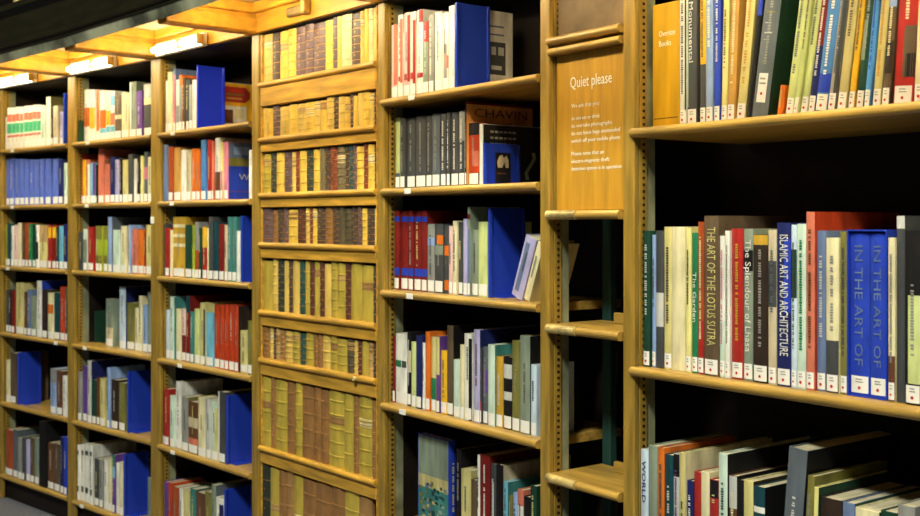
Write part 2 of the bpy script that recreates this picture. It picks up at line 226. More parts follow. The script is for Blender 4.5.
(3,'a2',0.4015,0.0173,0.035,0.2561,0.1723,'red',1,{},'red book with white label at its foot, second shelf, bookcase left of door'),
(3,'a2',0.4521,0.0096,0.0122,0.2489,0.1719,'salmon',1,{},'thin salmon book with white label at its foot, second shelf, bookcase left of door'),
(3,'a2',0.4649,0.0189,0.0418,0.2609,0.1922,'white',1,{'bands': [(0, 0.45, 'brown')]},'tall white book between salmon and pale yellow books, second shelf, bookcase left of door'),
(3,'a2',0.5229,0.0111,0.0152,0.2408,0.1581,'pale_yellow',1,{'bands': [(0, 0.5, 'pink')]},'thin pale yellow book with pink panel, second shelf, bookcase left of door'),
(3,'a2',0.5387,0.019,0.0311,0.2403,0.15,'pink',1,{'cover': 'blue_lilac'},'pink book with its cover showing, second shelf, bookcase left of door'),
(3,'a2',0.7429,0.0148,0.023,0.197,0.2,'white',0,{'lab': 0},'thin white book at right end beside pink one, second shelf, bookcase left of door'),
(3,'a3',0.009,0.0164,0.007,0.2361,0.153,'darkgray',0,{'lab': 0},'thin charcoal book at left end beside red one, third shelf, bookcase left of door'),
(3,'a3',0.0332,0.0087,0.0396,0.2182,0.1584,'red',1,{},'red book between charcoal and cream books, third shelf, bookcase left of door'),
(3,'a3',0.0733,0.0131,0.0149,0.2093,0.1337,'cream',0,{},'thin cream book between red and gold books, third shelf, bookcase left of door'),
(3,'a3',0.0889,0.0193,0.1097,0.2674,0.1912,'gold',1,{'bands': [(0.5, 0.56, 'cream'), (0.66, 0.72, 'cream'), (0.82, 0.88, 'cream')]},'thick gold book with cream panel, third shelf, bookcase left of door'),
(3,'a3',0.2044,0.0176,0.0606,0.232,0.1499,'darkgreen',1,{},'thick dark green book between gold and lime books, third shelf, bookcase left of door'),
(3,'a3',0.2656,0.0183,0.0232,0.2321,0.1495,'lime',0,{},'lime book with white label at its foot, third shelf, bookcase left of door'),
(3,'a3',0.2904,0.0184,0.0336,0.2452,0.1703,'gray',1,{'bands': [(0.1, 0.5, 'rust')]},'grey book with rust brown panel, third shelf, bookcase left of door'),
(3,'a3',0.3373,0.0121,0.0171,0.2194,0.1552,'darkgreen',1,{},'thin dark green book between grey and red books, third shelf, bookcase left of door'),
(3,'a3',0.355,0.0191,0.039,0.2237,0.1497,'red',1,{'bands': [(0.6, 1, 'yellow')]},'red book between dark green and cream books, third shelf, bookcase left of door'),
(3,'a3',0.413,0.0096,0.0107,0.2197,0.1546,'cream',0,{},'thin cream book between red and charcoal books, third shelf, bookcase left of door'),
(3,'a3',0.4243,0.0109,0.0356,0.2664,0.1748,'darkgray',1,{},'charcoal book between cream and dark teal books, third shelf, bookcase left of door'),
(3,'a3',0.4632,0.0099,0.0452,0.2452,0.1582,'darkteal',1,{},'thick dark teal book with white label at its foot, third shelf, bookcase left of door'),
(3,'a3',0.5109,0.0104,0.0426,0.2368,0.1602,'maroon',1,{},'thick maroon book with white label at its foot, third shelf, bookcase left of door'),
(3,'a3',0.5541,0.0117,0.0245,0.2327,0.1707,'beige',1,{},'beige book with white label at its foot, third shelf, bookcase left of door'),
(3,'a3',0.5812,0.0115,0.0339,0.2659,0.1861,'teal',1,{},'teal book between beige and teal books, third shelf, bookcase left of door'),
(3,'a3',0.619,0.0101,0.0343,0.2657,0.1814,'teal',1,{},'teal book between teal and white books, third shelf, bookcase left of door'),
(3,'a3',0.6581,0.0082,0.026,0.2085,0.1384,'white',1,{},'short white book with white label at its foot, third shelf, bookcase left of door'),
(3,'a4',0.009,0.0256,0.0352,0.2182,0.1434,'paleblue',1,{},'pale blue book with white label at its foot, fourth shelf, bookcase left of door'),
(3,'a4',0.0551,0.021,0.0403,0.2802,0.24,'mint',1,{'side': 'teal'},'mint book with white label at its foot, fourth shelf, bookcase left of door'),
(3,'a4',0.096,0.0302,0.0449,0.2279,0.1477,'cream',1,{},'cream book with white label at its foot, fourth shelf, bookcase left of door'),
(3,'a4',0.1528,0.0288,0.0368,0.2311,0.1597,'pinkwhite',1,{'bands': [(0, 0.5, 'maroon')]},'pinkish white book with maroon panel, fourth shelf, bookcase left of door'),
(3,'a4',0.1988,0.0249,0.0345,0.2911,0.2138,'maroon',1,{'bands': [(0.75, 1, 'darkteal')]},'tall maroon book with dark teal panel, fourth shelf, bookcase left of door'),
(3,'a4',0.2374,0.0237,0.0323,0.2232,0.1564,'teal',1,{},'teal book with white label at its foot, fourth shelf, bookcase left of door'),
(3,'a4',0.2704,0.0273,0.0479,0.2384,0.1813,'pale_green',1,{},'pale green book with white label at its foot, fourth shelf, bookcase left of door'),
(3,'a4',0.3285,0.0231,0.0437,0.2679,0.1975,'straw',1,{'bands': [(0, 0.9, 'darkgray', 0.7, 1)]},'straw yellow book between pale green and cyan books, fourth shelf, bookcase left of door'),
(3,'a4',0.3728,0.0275,0.06,0.2277,0.1634,'cyan',1,{},'thick cyan book with white label at its foot, fourth shelf, bookcase left of door'),
(3,'a4',0.4503,0.0239,0.0436,0.2659,0.1816,'vermilion',1,{},'orange-red book between cyan and orange-red books, fourth shelf, bookcase left of door'),
(3,'a4',0.5029,0.0197,0.0363,0.2689,0.1771,'vermilion',1,{},'orange-red book, eleventh from left, fourth shelf, bookcase left of door'),
(3,'a4',0.5406,0.0198,0.0315,0.271,0.1969,'vermilion',1,{},'orange-red book, twelfth from left, fourth shelf, bookcase left of door'),
(3,'a4',0.5727,0.0221,0.0435,0.2729,0.1809,'vermilion',1,{},'orange-red book, thirteenth from left, fourth shelf, bookcase left of door'),
(3,'a4',0.6213,0.02,0.0303,0.2716,0.2004,'vermilion',1,{'side': 'darkbrown'},'thin orange-red book between orange-red and straw yellow books, fourth shelf, bookcase left of door'),
(3,'a4',0.6522,0.0294,0.0548,0.171,0.1248,'straw',1,{},'thick straw yellow book between orange-red and olive books, fourth shelf, bookcase left of door'),
(3,'a4',0.7227,0.0224,0.0308,0.2162,0.1436,'olive',1,{},'thin olive book with white label at its foot, fourth shelf, bookcase left of door'),
(3,'a5',0.009,0.0115,0.007,0.2411,0.1676,'maroon',0,{},'thin maroon book with white label at its foot, fifth shelf, bookcase left of door'),
(3,'a5',0.0211,0.0099,0.0461,0.2539,0.1761,'red',1,{},'red book with white label at its foot, fifth shelf, bookcase left of door'),
(3,'a5',0.0743,0.0112,0.0396,0.229,0.1742,'mint',1,{},'mint book between red and white books, fifth shelf, bookcase left of door'),
(3,'a5',0.1144,0.0197,0.0493,0.2948,0.2078,'white',1,{},'white book with white label at its foot, fifth shelf, bookcase left of door'),
(3,'a5',0.1869,0.0109,0.058,0.2381,0.1806,'gray',1,{'side': 'olive'},'grey book with white label at its foot, fifth shelf, bookcase left of door'),
(3,'a5',0.2455,0.0117,0.0837,0.2247,0.153,'brown',1,{'bands': [(0.1, 0.3, 'salmon'), (0.5, 0.7, 'beige')]},'thick brown book with salmon panel, fifth shelf, bookcase left of door'),
(3,'a5',0.335,0.01,0.0642,0.252,0.24,'cream',1,{'side': 'gray'},'cream book with white label at its foot, fifth shelf, bookcase left of door'),
(3,'a5',0.3998,0.0126,0.0395,0.2493,0.1737,'lightgray',1,{},'thin light grey book with white label at its foot, fifth shelf, bookcase left of door'),
(3,'a5',0.4399,0.014,0.0563,0.2465,0.1636,'mint',1,{'bands': [(0, 0.9, 'straw', 0.6, 1)]},'mint book between light grey and charcoal books, fifth shelf, bookcase left of door'),
(3,'a5',0.4987,0.0141,0.0594,0.2957,0.1921,'darkgray',1,{'bands': [(0, 1, 'white', 0, 0.25)]},'tall charcoal book with white panel, fifth shelf, bookcase left of door'),
(3,'a6',0.009,0.0178,0.0332,0.2342,0.1502,'purple',0,{},'thin purple book with white label at its foot, sixth shelf, bookcase left of door'),
(3,'a6',0.0539,0.0133,0.0335,0.2386,0.1612,'vermilion',0,{},'orange-red book with white label at its foot, sixth shelf, bookcase left of door'),
(3,'a6',0.088,0.0158,0.0573,0.2286,0.1626,'rust',1,{},'rust brown book with white label at its foot, sixth shelf, bookcase left of door'),
(3,'a6',0.1459,0.0194,0.0334,0.227,0.1664,'white',0,{},'thin white book between rust brown and straw yellow books, sixth shelf, bookcase left of door'),
(3,'a6',0.1799,0.0209,0.0582,0.2266,0.1651,'straw',1,{},'short straw yellow book with white label at its foot, sixth shelf, bookcase left of door'),
(3,'a6',0.2387,0.0235,0.051,0.2446,0.1679,'teal',1,{},'teal book with white label at its foot, sixth shelf, bookcase left of door'),
(3,'a6',0.3046,0.0169,0.0761,0.2427,0.1844,'brown',1,{},'thick brown book with white label at its foot, sixth shelf, bookcase left of door'),
(3,'a6',0.3872,0.0148,0.0513,0.2601,0.1888,'olive',0,{},'olive book with white label at its foot, sixth shelf, bookcase left of door'),
(3,'a6',0.4407,0.015,0.0371,0.2982,0.24,'graygreen',0,{'side': 'slate'},'tall grey-green book with white label at its foot, sixth shelf, bookcase left of door'),
(3,'a6',0.4829,0.0135,0.0597,0.2534,0.1875,'white',0,{'bands': [(0, 0.9, 'navy', 0.5, 1)]},'white book at right end beside grey-green one, sixth shelf, bookcase left of door'),
(5,'e1',0.0116,0.023,0.0359,0.2491,0.1624,'pinkwhite',1,{'bands': [(0.18, 1, 'salmon', 0.5, 1)]},'pinkish white book at left end beside white one, top shelf, bookcase right of door'),
(5,'e1',0.0481,0.0261,0.027,0.2779,0.1875,'white',1,{'bands': [(0.18, 0.95, 'salmon', 0.55, 1), (0.2, 0.26, 'red', 0, 0.55)]},'white book with salmon panel, second from left, top shelf, bookcase right of door'),
(5,'e1',0.0757,0.0319,0.0341,0.2811,0.1866,'pinkwhite',1,{'bands': [(0.2, 0.28, 'red', 0, 0.6), (0.18, 0.97, 'red', 0.65, 1)]},'tall pinkish white book with red panel, third from left, top shelf, bookcase right of door'),
(5,'e1',0.1259,0.0223,0.0315,0.2752,0.2062,'white',1,{'bands': [(0.0, 0.9, 'red', 0.6, 1), (0.2, 0.28, 'red')]},'white book between pinkish white and white books, top shelf, bookcase right of door'),
(5,'e1',0.158,0.0283,0.0329,0.278,0.184,'white',1,{'title': 'pink', 'bands': [(0.85, 1, 'red', 0.4, 1), (0.2, 0.26, 'red')]},'white book between white and red books, top shelf, bookcase right of door'),
(5,'e1',0.1923,0.0285,0.0296,0.2341,0.1497,'red',1,{'bands': [(0.0, 0.72, 'graygreen')]},'short red book with grey-green panel, top shelf, bookcase right of door'),
(5,'e1',0.2239,0.0283,0.0284,0.2518,0.1906,'gray',1,{'title': 'white'},'grey book with white label at its foot, top shelf, bookcase right of door'),
(5,'e1',0.2529,0.0324,0.0414,0.2567,0.1856,'white',1,{},'thick white book between grey and white books, top shelf, bookcase right of door'),
(5,'e1',0.306,0.0251,0.0308,0.2454,0.1678,'white',1,{'bands': [(0.15, 0.6, 'gray', 0.3, 0.8), (0.28, 0.45, 'salmon', 0.5, 1)]},'white book with grey panel, ninth from left, top shelf, bookcase right of door'),
(5,'e1',0.341,0.024,0.0282,0.2621,0.235,'white',1,{'cover': 'white_cover'},'white book at right end beside white one, top shelf, bookcase right of door'),
(5,'e2',0.009,0.0403,0.0279,0.2395,0.1625,'pale_green',1,{'bands': [(0.0, 0.22, 'slate')]},'pale green book with slate grey panel, second shelf, bookcase right of door'),
(5,'e2',0.0488,0.0337,0.028,0.2356,0.1743,'darkgray',1,{'title': 'gray'},'charcoal book between pale green and charcoal books, second shelf, bookcase right of door'),
(5,'e2',0.0774,0.0428,0.0488,0.2336,0.1741,'darkgray',1,{'title': 'gray'},'charcoal book, third from left, second shelf, bookcase right of door'),
(5,'e2',0.1323,0.0407,0.0579,0.2355,0.1744,'darkgray',1,{'title': 'gray'},'charcoal book, fourth from left, second shelf, bookcase right of door'),
(5,'e2',0.1942,0.0399,0.0312,0.2317,0.154,'darkgray',1,{'title': 'gray'},'charcoal book between charcoal and slate grey books, second shelf, bookcase right of door'),
(5,'e2',0.2309,0.0372,0.0429,0.2347,0.16,'slate',1,{'title': 'gray'},'thick slate grey book with white label at its foot, second shelf, bookcase right of door'),
(5,'e2',0.2875,0.0313,0.0273,0.2304,0.1471,'darkgray',1,{'title': 'white'},'charcoal book between slate grey and charcoal books, second shelf, bookcase right of door'),
(5,'e2',0.3154,0.0344,0.0163,0.2319,0.1551,'darkgray',1,{'title': 'white'},'charcoal book, eighth from left, second shelf, bookcase right of door'),
(5,'e2',0.3323,0.0393,0.0388,0.2317,0.1759,'darkgray',1,{'title': 'white'},'charcoal book between charcoal and grey books, second shelf, bookcase right of door'),
(5,'e2',0.3772,0.0364,0.0292,0.233,0.1762,'gray',1,{'title': 'white', 'bands': [(0, 0.6, 'darkgray')]},'grey book with charcoal panel, second shelf, bookcase right of door'),
(5,'e2',0.413,0.033,0.0074,0.2612,0.27,'black',1,{'title': 'white', 'tl': (0.2, 0.75), 'cover': 'chavin'},'thin black book with its cover showing, second shelf, bookcase right of door'),
(5,'e2',0.421,0.0425,0.0508,0.192,0.1304,'vermilion',1,{'bands': [(0, 0.2, 'black'), (0.8, 1, 'black'), (0.3, 0.55, 'salmon', 0.4, 1)]},'thick orange-red book with black panel, second shelf, bookcase right of door'),
(5,'e2',0.4866,0.033,0.0159,0.185,0.235,'white',1,{'lab': 0, 'cover': 'black_text'},'thin white book with its cover showing, second shelf, bookcase right of door'),
(5,'e3',0.009,0.0365,0.0285,0.2655,0.1896,'maroon',1,{'bands': [(0.86, 0.93, 'blue'), (0.18, 0.28, 'blue')]},'maroon book at left end beside maroon one, third shelf, bookcase right of door'),
(5,'e3',0.0381,0.0448,0.0418,0.2654,0.196,'maroon',1,{'bands': [(0.86, 0.93, 'blue'), (0.18, 0.28, 'blue')]},'thick maroon book with blue panel, second from left, third shelf, bookcase right of door'),
(5,'e3',0.0892,0.0398,0.0294,0.2649,0.1901,'maroon',1,{'bands': [(0.86, 0.93, 'blue'), (0.18, 0.28, 'blue')]},'maroon book with blue panel, third from left, third shelf, bookcase right of door'),
(5,'e3',0.1191,0.0436,0.0398,0.2647,0.1728,'maroon',1,{'bands': [(0.86, 0.93, 'blue'), (0.18, 0.28, 'blue')]},'thick maroon book with blue panel, fourth from left, third shelf, bookcase right of door'),
(5,'e3',0.1631,0.0419,0.0318,0.2644,0.1974,'maroon',1,{'bands': [(0.86, 0.93, 'blue'), (0.18, 0.28, 'blue')]},'maroon book between maroon and grey books, third shelf, bookcase right of door'),
(5,'e3',0.1955,0.0434,0.0396,0.2219,0.1628,'gray',1,{'bands': [(0.68, 0.8, 'lightblue')]},'grey book with light blue panel, third shelf, bookcase right of door'),
(5,'e3',0.2424,0.0397,0.0456,0.222,0.1457,'darkgray',1,{'bands': [(0.7, 0.84, 'orange', 0.3, 1), (0.55, 0.69, 'graygreen')]},'thick charcoal book between grey and charcoal books, third shelf, bookcase right of door'),
(5,'e3',0.2886,0.0435,0.0245,0.2189,0.1482,'darkgray',1,{'bands': [(0.55, 0.7, 'orange'), (0.05, 0.2, 'orange')], 'lab': 0},'charcoal book between charcoal and pinkish white books, third shelf, bookcase right of door'),
(5,'e3',0.314,0.0436,0.0199,0.2157,0.1652,'pinkwhite',1,{},'thin pinkish white book with white label at its foot, third shelf, bookcase right of door'),
(5,'e3',0.3421,0.0388,0.0201,0.2315,0.1591,'cream',1,{},'thin cream book between pinkish white and charcoal books, third shelf, bookcase right of door'),
(5,'e3',0.3629,0.0454,0.0231,0.2284,0.1666,'darkgray',1,{},'charcoal book between cream and lilac books, third shelf, bookcase right of door'),
(5,'e3',0.4001,0.036,0.0207,0.2377,0.1552,'lilac',1,{},'thin lilac book between charcoal and grey-green books, third shelf, bookcase right of door'),
(5,'e3',0.4226,0.0358,0.0131,0.2746,0.2044,'graygreen',1,{'bands': [(0.86, 0.92, 'maroon'), (0, 0.75, 'slateblue')]},'thin grey-green book between lilac and grey-green books, third shelf, bookcase right of door'),
(5,'e3',0.4363,0.0437,0.0299,0.2038,0.1321,'graygreen',1,{},'grey-green book between grey-green and pale green books, third shelf, bookcase right of door'),
(5,'e3',0.4674,0.0439,0.0448,0.2284,0.1743,'pale_green',1,{},'thick pale green book with white label at its foot, third shelf, bookcase right of door'),
(5,'e3',0.6288,0.0406,0.0493,0.1875,0.1202,'lilac',1,{'lean': 21, 'lab': 0, 'bands': [(0.1, 0.9, 'slateblue', 0.2, 0.6)]},'thick lilac leaning book between pale green and cream books, third shelf, bookcase right of door'),
(5,'e3',0.6938,0.0342,0.0251,0.1766,0.1377,'cream',1,{'lean': 21, 'lab': 0},'short cream leaning book at right end beside lilac one, third shelf, bookcase right of door'),
(5,'e4',0.009,0.0298,0.0132,0.2239,0.1576,'maroon',1,{},'thin maroon book with white label at its foot, fourth shelf, bookcase right of door'),
(5,'e4',0.0228,0.0332,0.0672,0.2338,0.1617,'white',1,{'bands': [(0.52, 0.62, 'green', 0, 0.55), (0.52, 0.62, 'darkgray', 0.6, 0.95)]},'thick white book between maroon and black books, fourth shelf, bookcase right of door'),
(5,'e4',0.0929,0.0325,0.0232,0.2445,0.1809,'black',1,{'bands': [(0.45, 0.75, 'beige')]},'black book between white and pale green books, fourth shelf, bookcase right of door'),
(5,'e4',0.1296,0.0245,0.0261,0.2151,0.1432,'pale_green',1,{},'pale green book with white label at its foot, fourth shelf, bookcase right of door'),
(5,'e4',0.1563,0.0255,0.0307,0.2374,0.1584,'navy',1,{},'navy book with white label at its foot, fourth shelf, bookcase right of door'),
(5,'e4',0.1876,0.029,0.0154,0.2162,0.1441,'white',1,{},'thin white book between navy and orange books, fourth shelf, bookcase right of door'),
(5,'e4',0.2076,0.027,0.0243,0.2543,0.167,'orange',1,{},'orange book with white label at its foot, fourth shelf, bookcase right of door'),
(5,'e4',0.2325,0.0329,0.0251,0.2397,0.1634,'straw',1,{'bands': [(0.15, 0.45, 'green')]},'straw yellow book with green panel, fourth shelf, bookcase right of door'),
(5,'e4',0.267,0.0275,0.0178,0.2429,0.1725,'purple',1,{'bands': [(0.5, 1, 'straw')]},'thin purple book with straw yellow panel, fourth shelf, bookcase right of door'),
(5,'e4',0.2854,0.0329,0.0327,0.2,0.1376,'yellow',1,{},'yellow book with white label at its foot, fourth shelf, bookcase right of door'),
(5,'e4',0.3194,0.033,0.0327,0.2819,0.1974,'umber',1,{'side': 'black'},'grey-brown book with white label at its foot, fourth shelf, bookcase right of door'),
(5,'e4',0.36,0.0284,0.0331,0.1793,0.1262,'mint',1,{},'short mint book between grey-brown and cream books, fourth shelf, bookcase right of door'),
(5,'e4',0.4026,0.0222,0.0195,0.2297,0.159,'cream',1,{},'thin cream book with white label at its foot, fourth shelf, bookcase right of door'),
(5,'e4',0.4227,0.0242,0.0378,0.2659,0.1713,'white',1,{'bands': [(0, 0.95, 'black', 0.65, 1)]},'thick white book between cream and lilac books, fourth shelf, bookcase right of door'),
(5,'e4',0.4708,0.024,0.03,0.2817,0.25,'lilac',1,{'side': 'navy'},'lilac book with white label at its foot, fourth shelf, bookcase right of door'),
(5,'e4',0.5017,0.0241,0.0057,0.2291,0.1596,'darkgray',1,{'bands': [(0.15, 0.3, 'red')]},'thin charcoal book with red panel, fourth shelf, bookcase right of door'),
(5,'e4',0.508,0.0307,0.0236,0.2327,0.1646,'slate',1,{'bands': [(0.4, 0.7, 'purple')]},'slate grey book with purple panel, fourth shelf, bookcase right of door'),
(5,'e4',0.5411,0.024,0.0331,0.2428,0.25,'mint',1,{'side': 'teal'},'mint book between slate grey and gold books, fourth shelf, bookcase right of door'),
(5,'e4',0.5748,0.0282,0.031,0.2099,0.1486,'gold',1,{},'gold book with white label at its foot, fourth shelf, bookcase right of door'),
(5,'e4',0.6064,0.0314,0.0382,0.213,0.1373,'black',1,{'bands': [(0.7, 0.9, 'lightgray'), (0.4, 0.52, 'lightgray')]},'thick black book between gold and olive books, fourth shelf, bookcase right of door'),
(5,'e4',0.6494,0.0287,0.0352,0.2637,0.1771,'olive',1,{},'olive book with white label at its foot, fourth shelf, bookcase right of door'),
(5,'e4',0.69,0.0253,0.0439,0.2823,0.2057,'graygreen',1,{'side': 'black'},'thick grey-green book with white label at its foot, fourth shelf, bookcase right of door'),
(5,'e4',0.7345,0.0281,0.0241,0.2024,0.1435,'paleblue',1,{},'pale blue book with white label at its foot, fourth shelf, bookcase right of door'),
(5,'e5',0.2953,0.0571,0.028,0.3125,0.175,'blue',1,{'yaw': 90, 'lab': 0, 'cover': 'landscape'},'tall blue book turned cover outward, fifth shelf, bookcase right of door'),
(5,'e5',0.3333,0.0589,0.0239,0.2952,0.2049,'black',1,{'lab': 0},'black book between blue and straw yellow books, fifth shelf, bookcase right of door'),
(5,'e5',0.3636,0.0554,0.0506,0.2373,0.1662,'straw',1,{},'thick straw yellow book with white label at its foot, fifth shelf, bookcase right of door'),
(5,'e5',0.4173,0.0541,0.0291,0.2143,0.1558,'umber',1,{'lab': 0},'grey-brown book, fifth shelf, bookcase right of door'),
(5,'e5',0.4499,0.0534,0.0126,0.2958,0.2081,'white',0,{'lab': 0},'thin white book, fifth shelf, bookcase right of door'),
(5,'e5',0.4631,0.0537,0.0497,0.3013,0.2242,'maroon',1,{'title': 'white'},'thick maroon book with white label at its foot, fifth shelf, bookcase right of door'),
(5,'e5',0.5134,0.0564,0.0244,0.28,0.2073,'darkgray',1,{'bands': [(0, 0.8, 'lightgray', 0.4, 0.7)]},'charcoal book with light grey panel, fifth shelf, bookcase right of door'),
(5,'e5',0.5483,0.05,0.0336,0.2849,0.27,'black',1,{'side': 'beige'},'thick black book between charcoal and cyan books, fifth shelf, bookcase right of door'),
(5,'e5',0.5829,0.0511,0.0186,0.2392,0.2,'cyan',0,{'side': 'teal'},'thin cyan book with white label at its foot, fifth shelf, bookcase right of door'),
(5,'e5',0.6021,0.0547,0.0154,0.2007,0.1538,'olive',0,{},'thin olive book with white label at its foot, fifth shelf, bookcase right of door'),
(5,'e5',0.6181,0.0581,0.0195,0.2123,0.1377,'lightblue',0,{},'light blue book with white label at its foot, fifth shelf, bookcase right of door'),
(5,'e5',0.6494,0.0495,0.026,0.2292,0.1587,'salmon',0,{'bands': [(0, 0.8, 'white')]},'salmon book with white panel, fifth shelf, bookcase right of door'),
(5,'e5',0.6784,0.0489,0.027,0.2148,0.1426,'black',0,{},'black book between salmon and dark green books, fifth shelf, bookcase right of door'),
(5,'e5',0.7077,0.0489,0.0266,0.2523,0.1817,'darkgreen',1,{},'dark green book with white label at its foot, fifth shelf, bookcase right of door'),
(7,'g1',0.1066,0.0519,0.0206,0.36,0.2415,'white',1,{'title': 'dark', 'tl': (0.22, 0.95), 'bands': [(0.1, 1, 'darkgreen', 0.82, 1)]},'white book with dark green panel, upper shelf, right-hand bookcase'),
(7,'g1',0.1278,0.0558,0.0302,0.37,0.2462,'darkgray',1,{'bands': [(0.86, 1, 'lightgray'), (0.12, 0.98, 'mint', 0, 0.12)], 'text': 'Monumental', 'tcol': 'white', 'tpos': 0.82, 'tsz': 0.72},'thick charcoal book with large vertical lettering, upper shelf, right-hand bookcase'),
(7,'g1',0.1602,0.0544,0.0079,0.34,0.234,'black',1,{'lab': 0},'thin black book between charcoal and yellow books, upper shelf, right-hand bookcase'),  # black block stands in for the dark gap between two books
(7,'g1',0.1747,0.0487,0.0178,0.36,0.2522,'yellow',1,{'title': 'dark', 'tl': (0.45, 0.98), 'bands': [(0, 0.4, 'darkgray')]},'yellow book between black and light blue books, upper shelf, right-hand bookcase'),
(7,'g1',0.1937,0.0484,0.0213,0.37,0.257,'lightblue',1,{'title': 'white', 'tl': (0.5, 0.98)},'light blue book with white label at its foot, upper shelf, right-hand bookcase'),
(7,'g1',0.2181,0.0488,0.0171,0.37,0.2467,'blue',1,{'title': 'white', 'tl': (0.4, 0.95), 'lean': 0.5},'blue book with white label at its foot, upper shelf, right-hand bookcase'),
(7,'g1',0.2358,0.0531,0.0172,0.36,0.2618,'pale_yellow',1,{'lean': 1.5},'pale yellow book with white label at its foot, upper shelf, right-hand bookcase'),
(7,'g1',0.2569,0.0495,0.0211,0.37,0.2507,'ochre',1,{'title': 'cream', 'lean': 3},'ochre book with white label at its foot, upper shelf, right-hand bookcase'),
(7,'g1',0.2786,0.0555,0.0253,0.36,0.2654,'straw',1,{'title': 'ochre', 'lean': 6.5},'thick straw yellow leaning book between ochre and black books, upper shelf, right-hand bookcase'),
(7,'g1',0.3084,0.0549,0.0134,0.35,0.2419,'black',1,{'bands': [(0.68, 1, 'blue')], 'lean': 7.5, 'lab': 0},'thin black leaning book between straw yellow and slate grey books, upper shelf, right-hand bookcase'),
(7,'g1',0.3274,0.05,0.0447,0.38,0.3,'slate',1,{'lean': 8.5, 'bands': [(0.86, 0.885, 'pinkwhite', 0.2, 0.7), (0.62, 0.635, 'olive', 0.2, 0.75), (0.56, 0.568, 'lightgray', 0.2, 0.6), (0.5, 0.51, 'lightgray', 0.2, 0.7), (0.46, 0.468, 'gray', 0.2, 0.6), (0.33, 0.336, 'olive', 0.2, 0.8)], 'lab': 2, 'side': 'darkgreen'},'thick slate grey book leaning right, upper shelf, right-hand bookcase'),
(7,'g1',0.3999,0.0486,0.0135,0.07,0.1,'orange',0,{'lean': 8.5, 'lab': 0},'thin orange book leaning right, upper shelf, right-hand bookcase'),
(7,'g1',0.4207,0.0515,0.0199,0.36,0.2413,'pale_green',1,{'lean': 8.5},'pale green leaning book between orange and pale green books, upper shelf, right-hand bookcase'),
(7,'g1',0.4431,0.0494,0.0117,0.36,0.2463,'pale_green',1,{'lean': 8.5},'thin pale green book leaning right, fourteenth from left, upper shelf, right-hand bookcase'),
(7,'g1',0.4554,0.0578,0.0187,0.36,0.2424,'pale_green',1,{'lean': 8.5},'pale green leaning book between pale green and navy books, upper shelf, right-hand bookcase'),
(7,'g1',0.4777,0.055,0.0166,0.35,0.2492,'navy',1,{'lean': 8.5, 'title': 'white', 'bands': [(0.42, 0.7, 'maroon')]},'navy book leaning right, upper shelf, right-hand bookcase'),
(7,'g1',0.4975,0.0525,0.0301,0.35,0.2464,'steelblue',1,{'lean': 8.3, 'title': 'white', 'bands': [(0.9, 1, 'lightblue'), (0.12, 0.24, 'blue')]},'thick mid blue book leaning right, upper shelf, right-hand bookcase'),
(7,'g1',0.5319,0.0488,0.0183,0.35,0.2318,'gray',1,{'lean': 8, 'title': 'dark', 'bands': [(0, 1, 'darkgray', 0.55, 1)]},'grey book leaning right, upper shelf, right-hand bookcase'),
(7,'g1',0.5543,0.0505,0.0211,0.35,0.2504,'sand',1,{'lean': 7.5},'sandy book leaning right, upper shelf, right-hand bookcase'),
(7,'g1',0.5794,0.0531,0.014,0.34,0.2324,'yellow',1,{'lean': 7},'thin yellow leaning book between sandy and dark green books, upper shelf, right-hand bookcase'),
(7,'g1',0.5974,0.055,0.0173,0.34,0.2366,'darkgreen',1,{'lean': 6.5, 'bands': [(0.3, 0.55, 'graygreen', 0, 0.6)]},'dark green book leaning right, upper shelf, right-hand bookcase'),
(7,'g1',0.6187,0.0516,0.0123,0.34,0.2468,'skyblue',1,{'lean': 6, 'title': 'blue'},'thin sky blue book leaning right, upper shelf, right-hand bookcase'),
(7,'g1',0.635,0.0564,0.0183,0.34,0.2303,'straw',1,{'lean': 5.5, 'title': 'ochre', 'tl': (0.2, 0.98)},'straw yellow leaning book between sky blue and grey-brown books, upper shelf, right-hand bookcase'),
(7,'g1',0.6573,0.0549,0.0169,0.34,0.2388,'umber',1,{'lean': 5, 'bands': [(0.6, 0.72, 'lightblue'), (0.76, 0.86, 'orange'), (0.2, 0.4, 'darkbrown')], 'title': 'cream', 'tl': (0.3, 0.6)},'grey-brown book leaning right, upper shelf, right-hand bookcase'),
(7,'g1',0.6812,0.0585,0.0433,0.35,0.2519,'red',1,{'lean': 4, 'title': 'cream', 'tl': (0.5, 0.95), 'bands': [(0.16, 0.46, 'umber', 0.4, 1), (0.16, 0.3, 'black', 0.55, 1)]},'thick red book with grey-brown panel, upper shelf, right-hand bookcase'),
(7,'g1',0.7321,0.0515,0.0216,0.35,0.2594,'cream',1,{'lean': 3},'cream book with white label at its foot, upper shelf, right-hand bookcase'),
(7,'g2',0.0102,0.0234,0.0224,0.3417,0.2368,'darkgreen',1,{},'dark green book with white label at its foot, middle shelf, right-hand bookcase'),
(7,'g2',0.0332,0.0311,0.0126,0.3318,0.2218,'lightblue',1,{},'thin light blue book with white label at its foot, middle shelf, right-hand bookcase'),
(7,'g2',0.0499,0.0279,0.025,0.342,0.2256,'darkgray',1,{'bands': [(0.3, 0.55, 'lightgray')], 'lab': 0},'charcoal book between light blue and straw yellow books, middle shelf, right-hand bookcase'),
(7,'g2',0.0755,0.03,0.0249,0.352,0.2544,'straw',1,{},'straw yellow book with white label at its foot, middle shelf, right-hand bookcase'),
(7,'g2',0.1024,0.0289,0.0429,0.3522,0.2578,'cream',1,{'lab': 0},'thick cream book between straw yellow and pale yellow books, middle shelf, right-hand bookcase'),
(7,'g2',0.1497,0.0258,0.0164,0.3499,0.2508,'pale_yellow',1,{},'thin pale yellow book with white label at its foot, middle shelf, right-hand bookcase'),
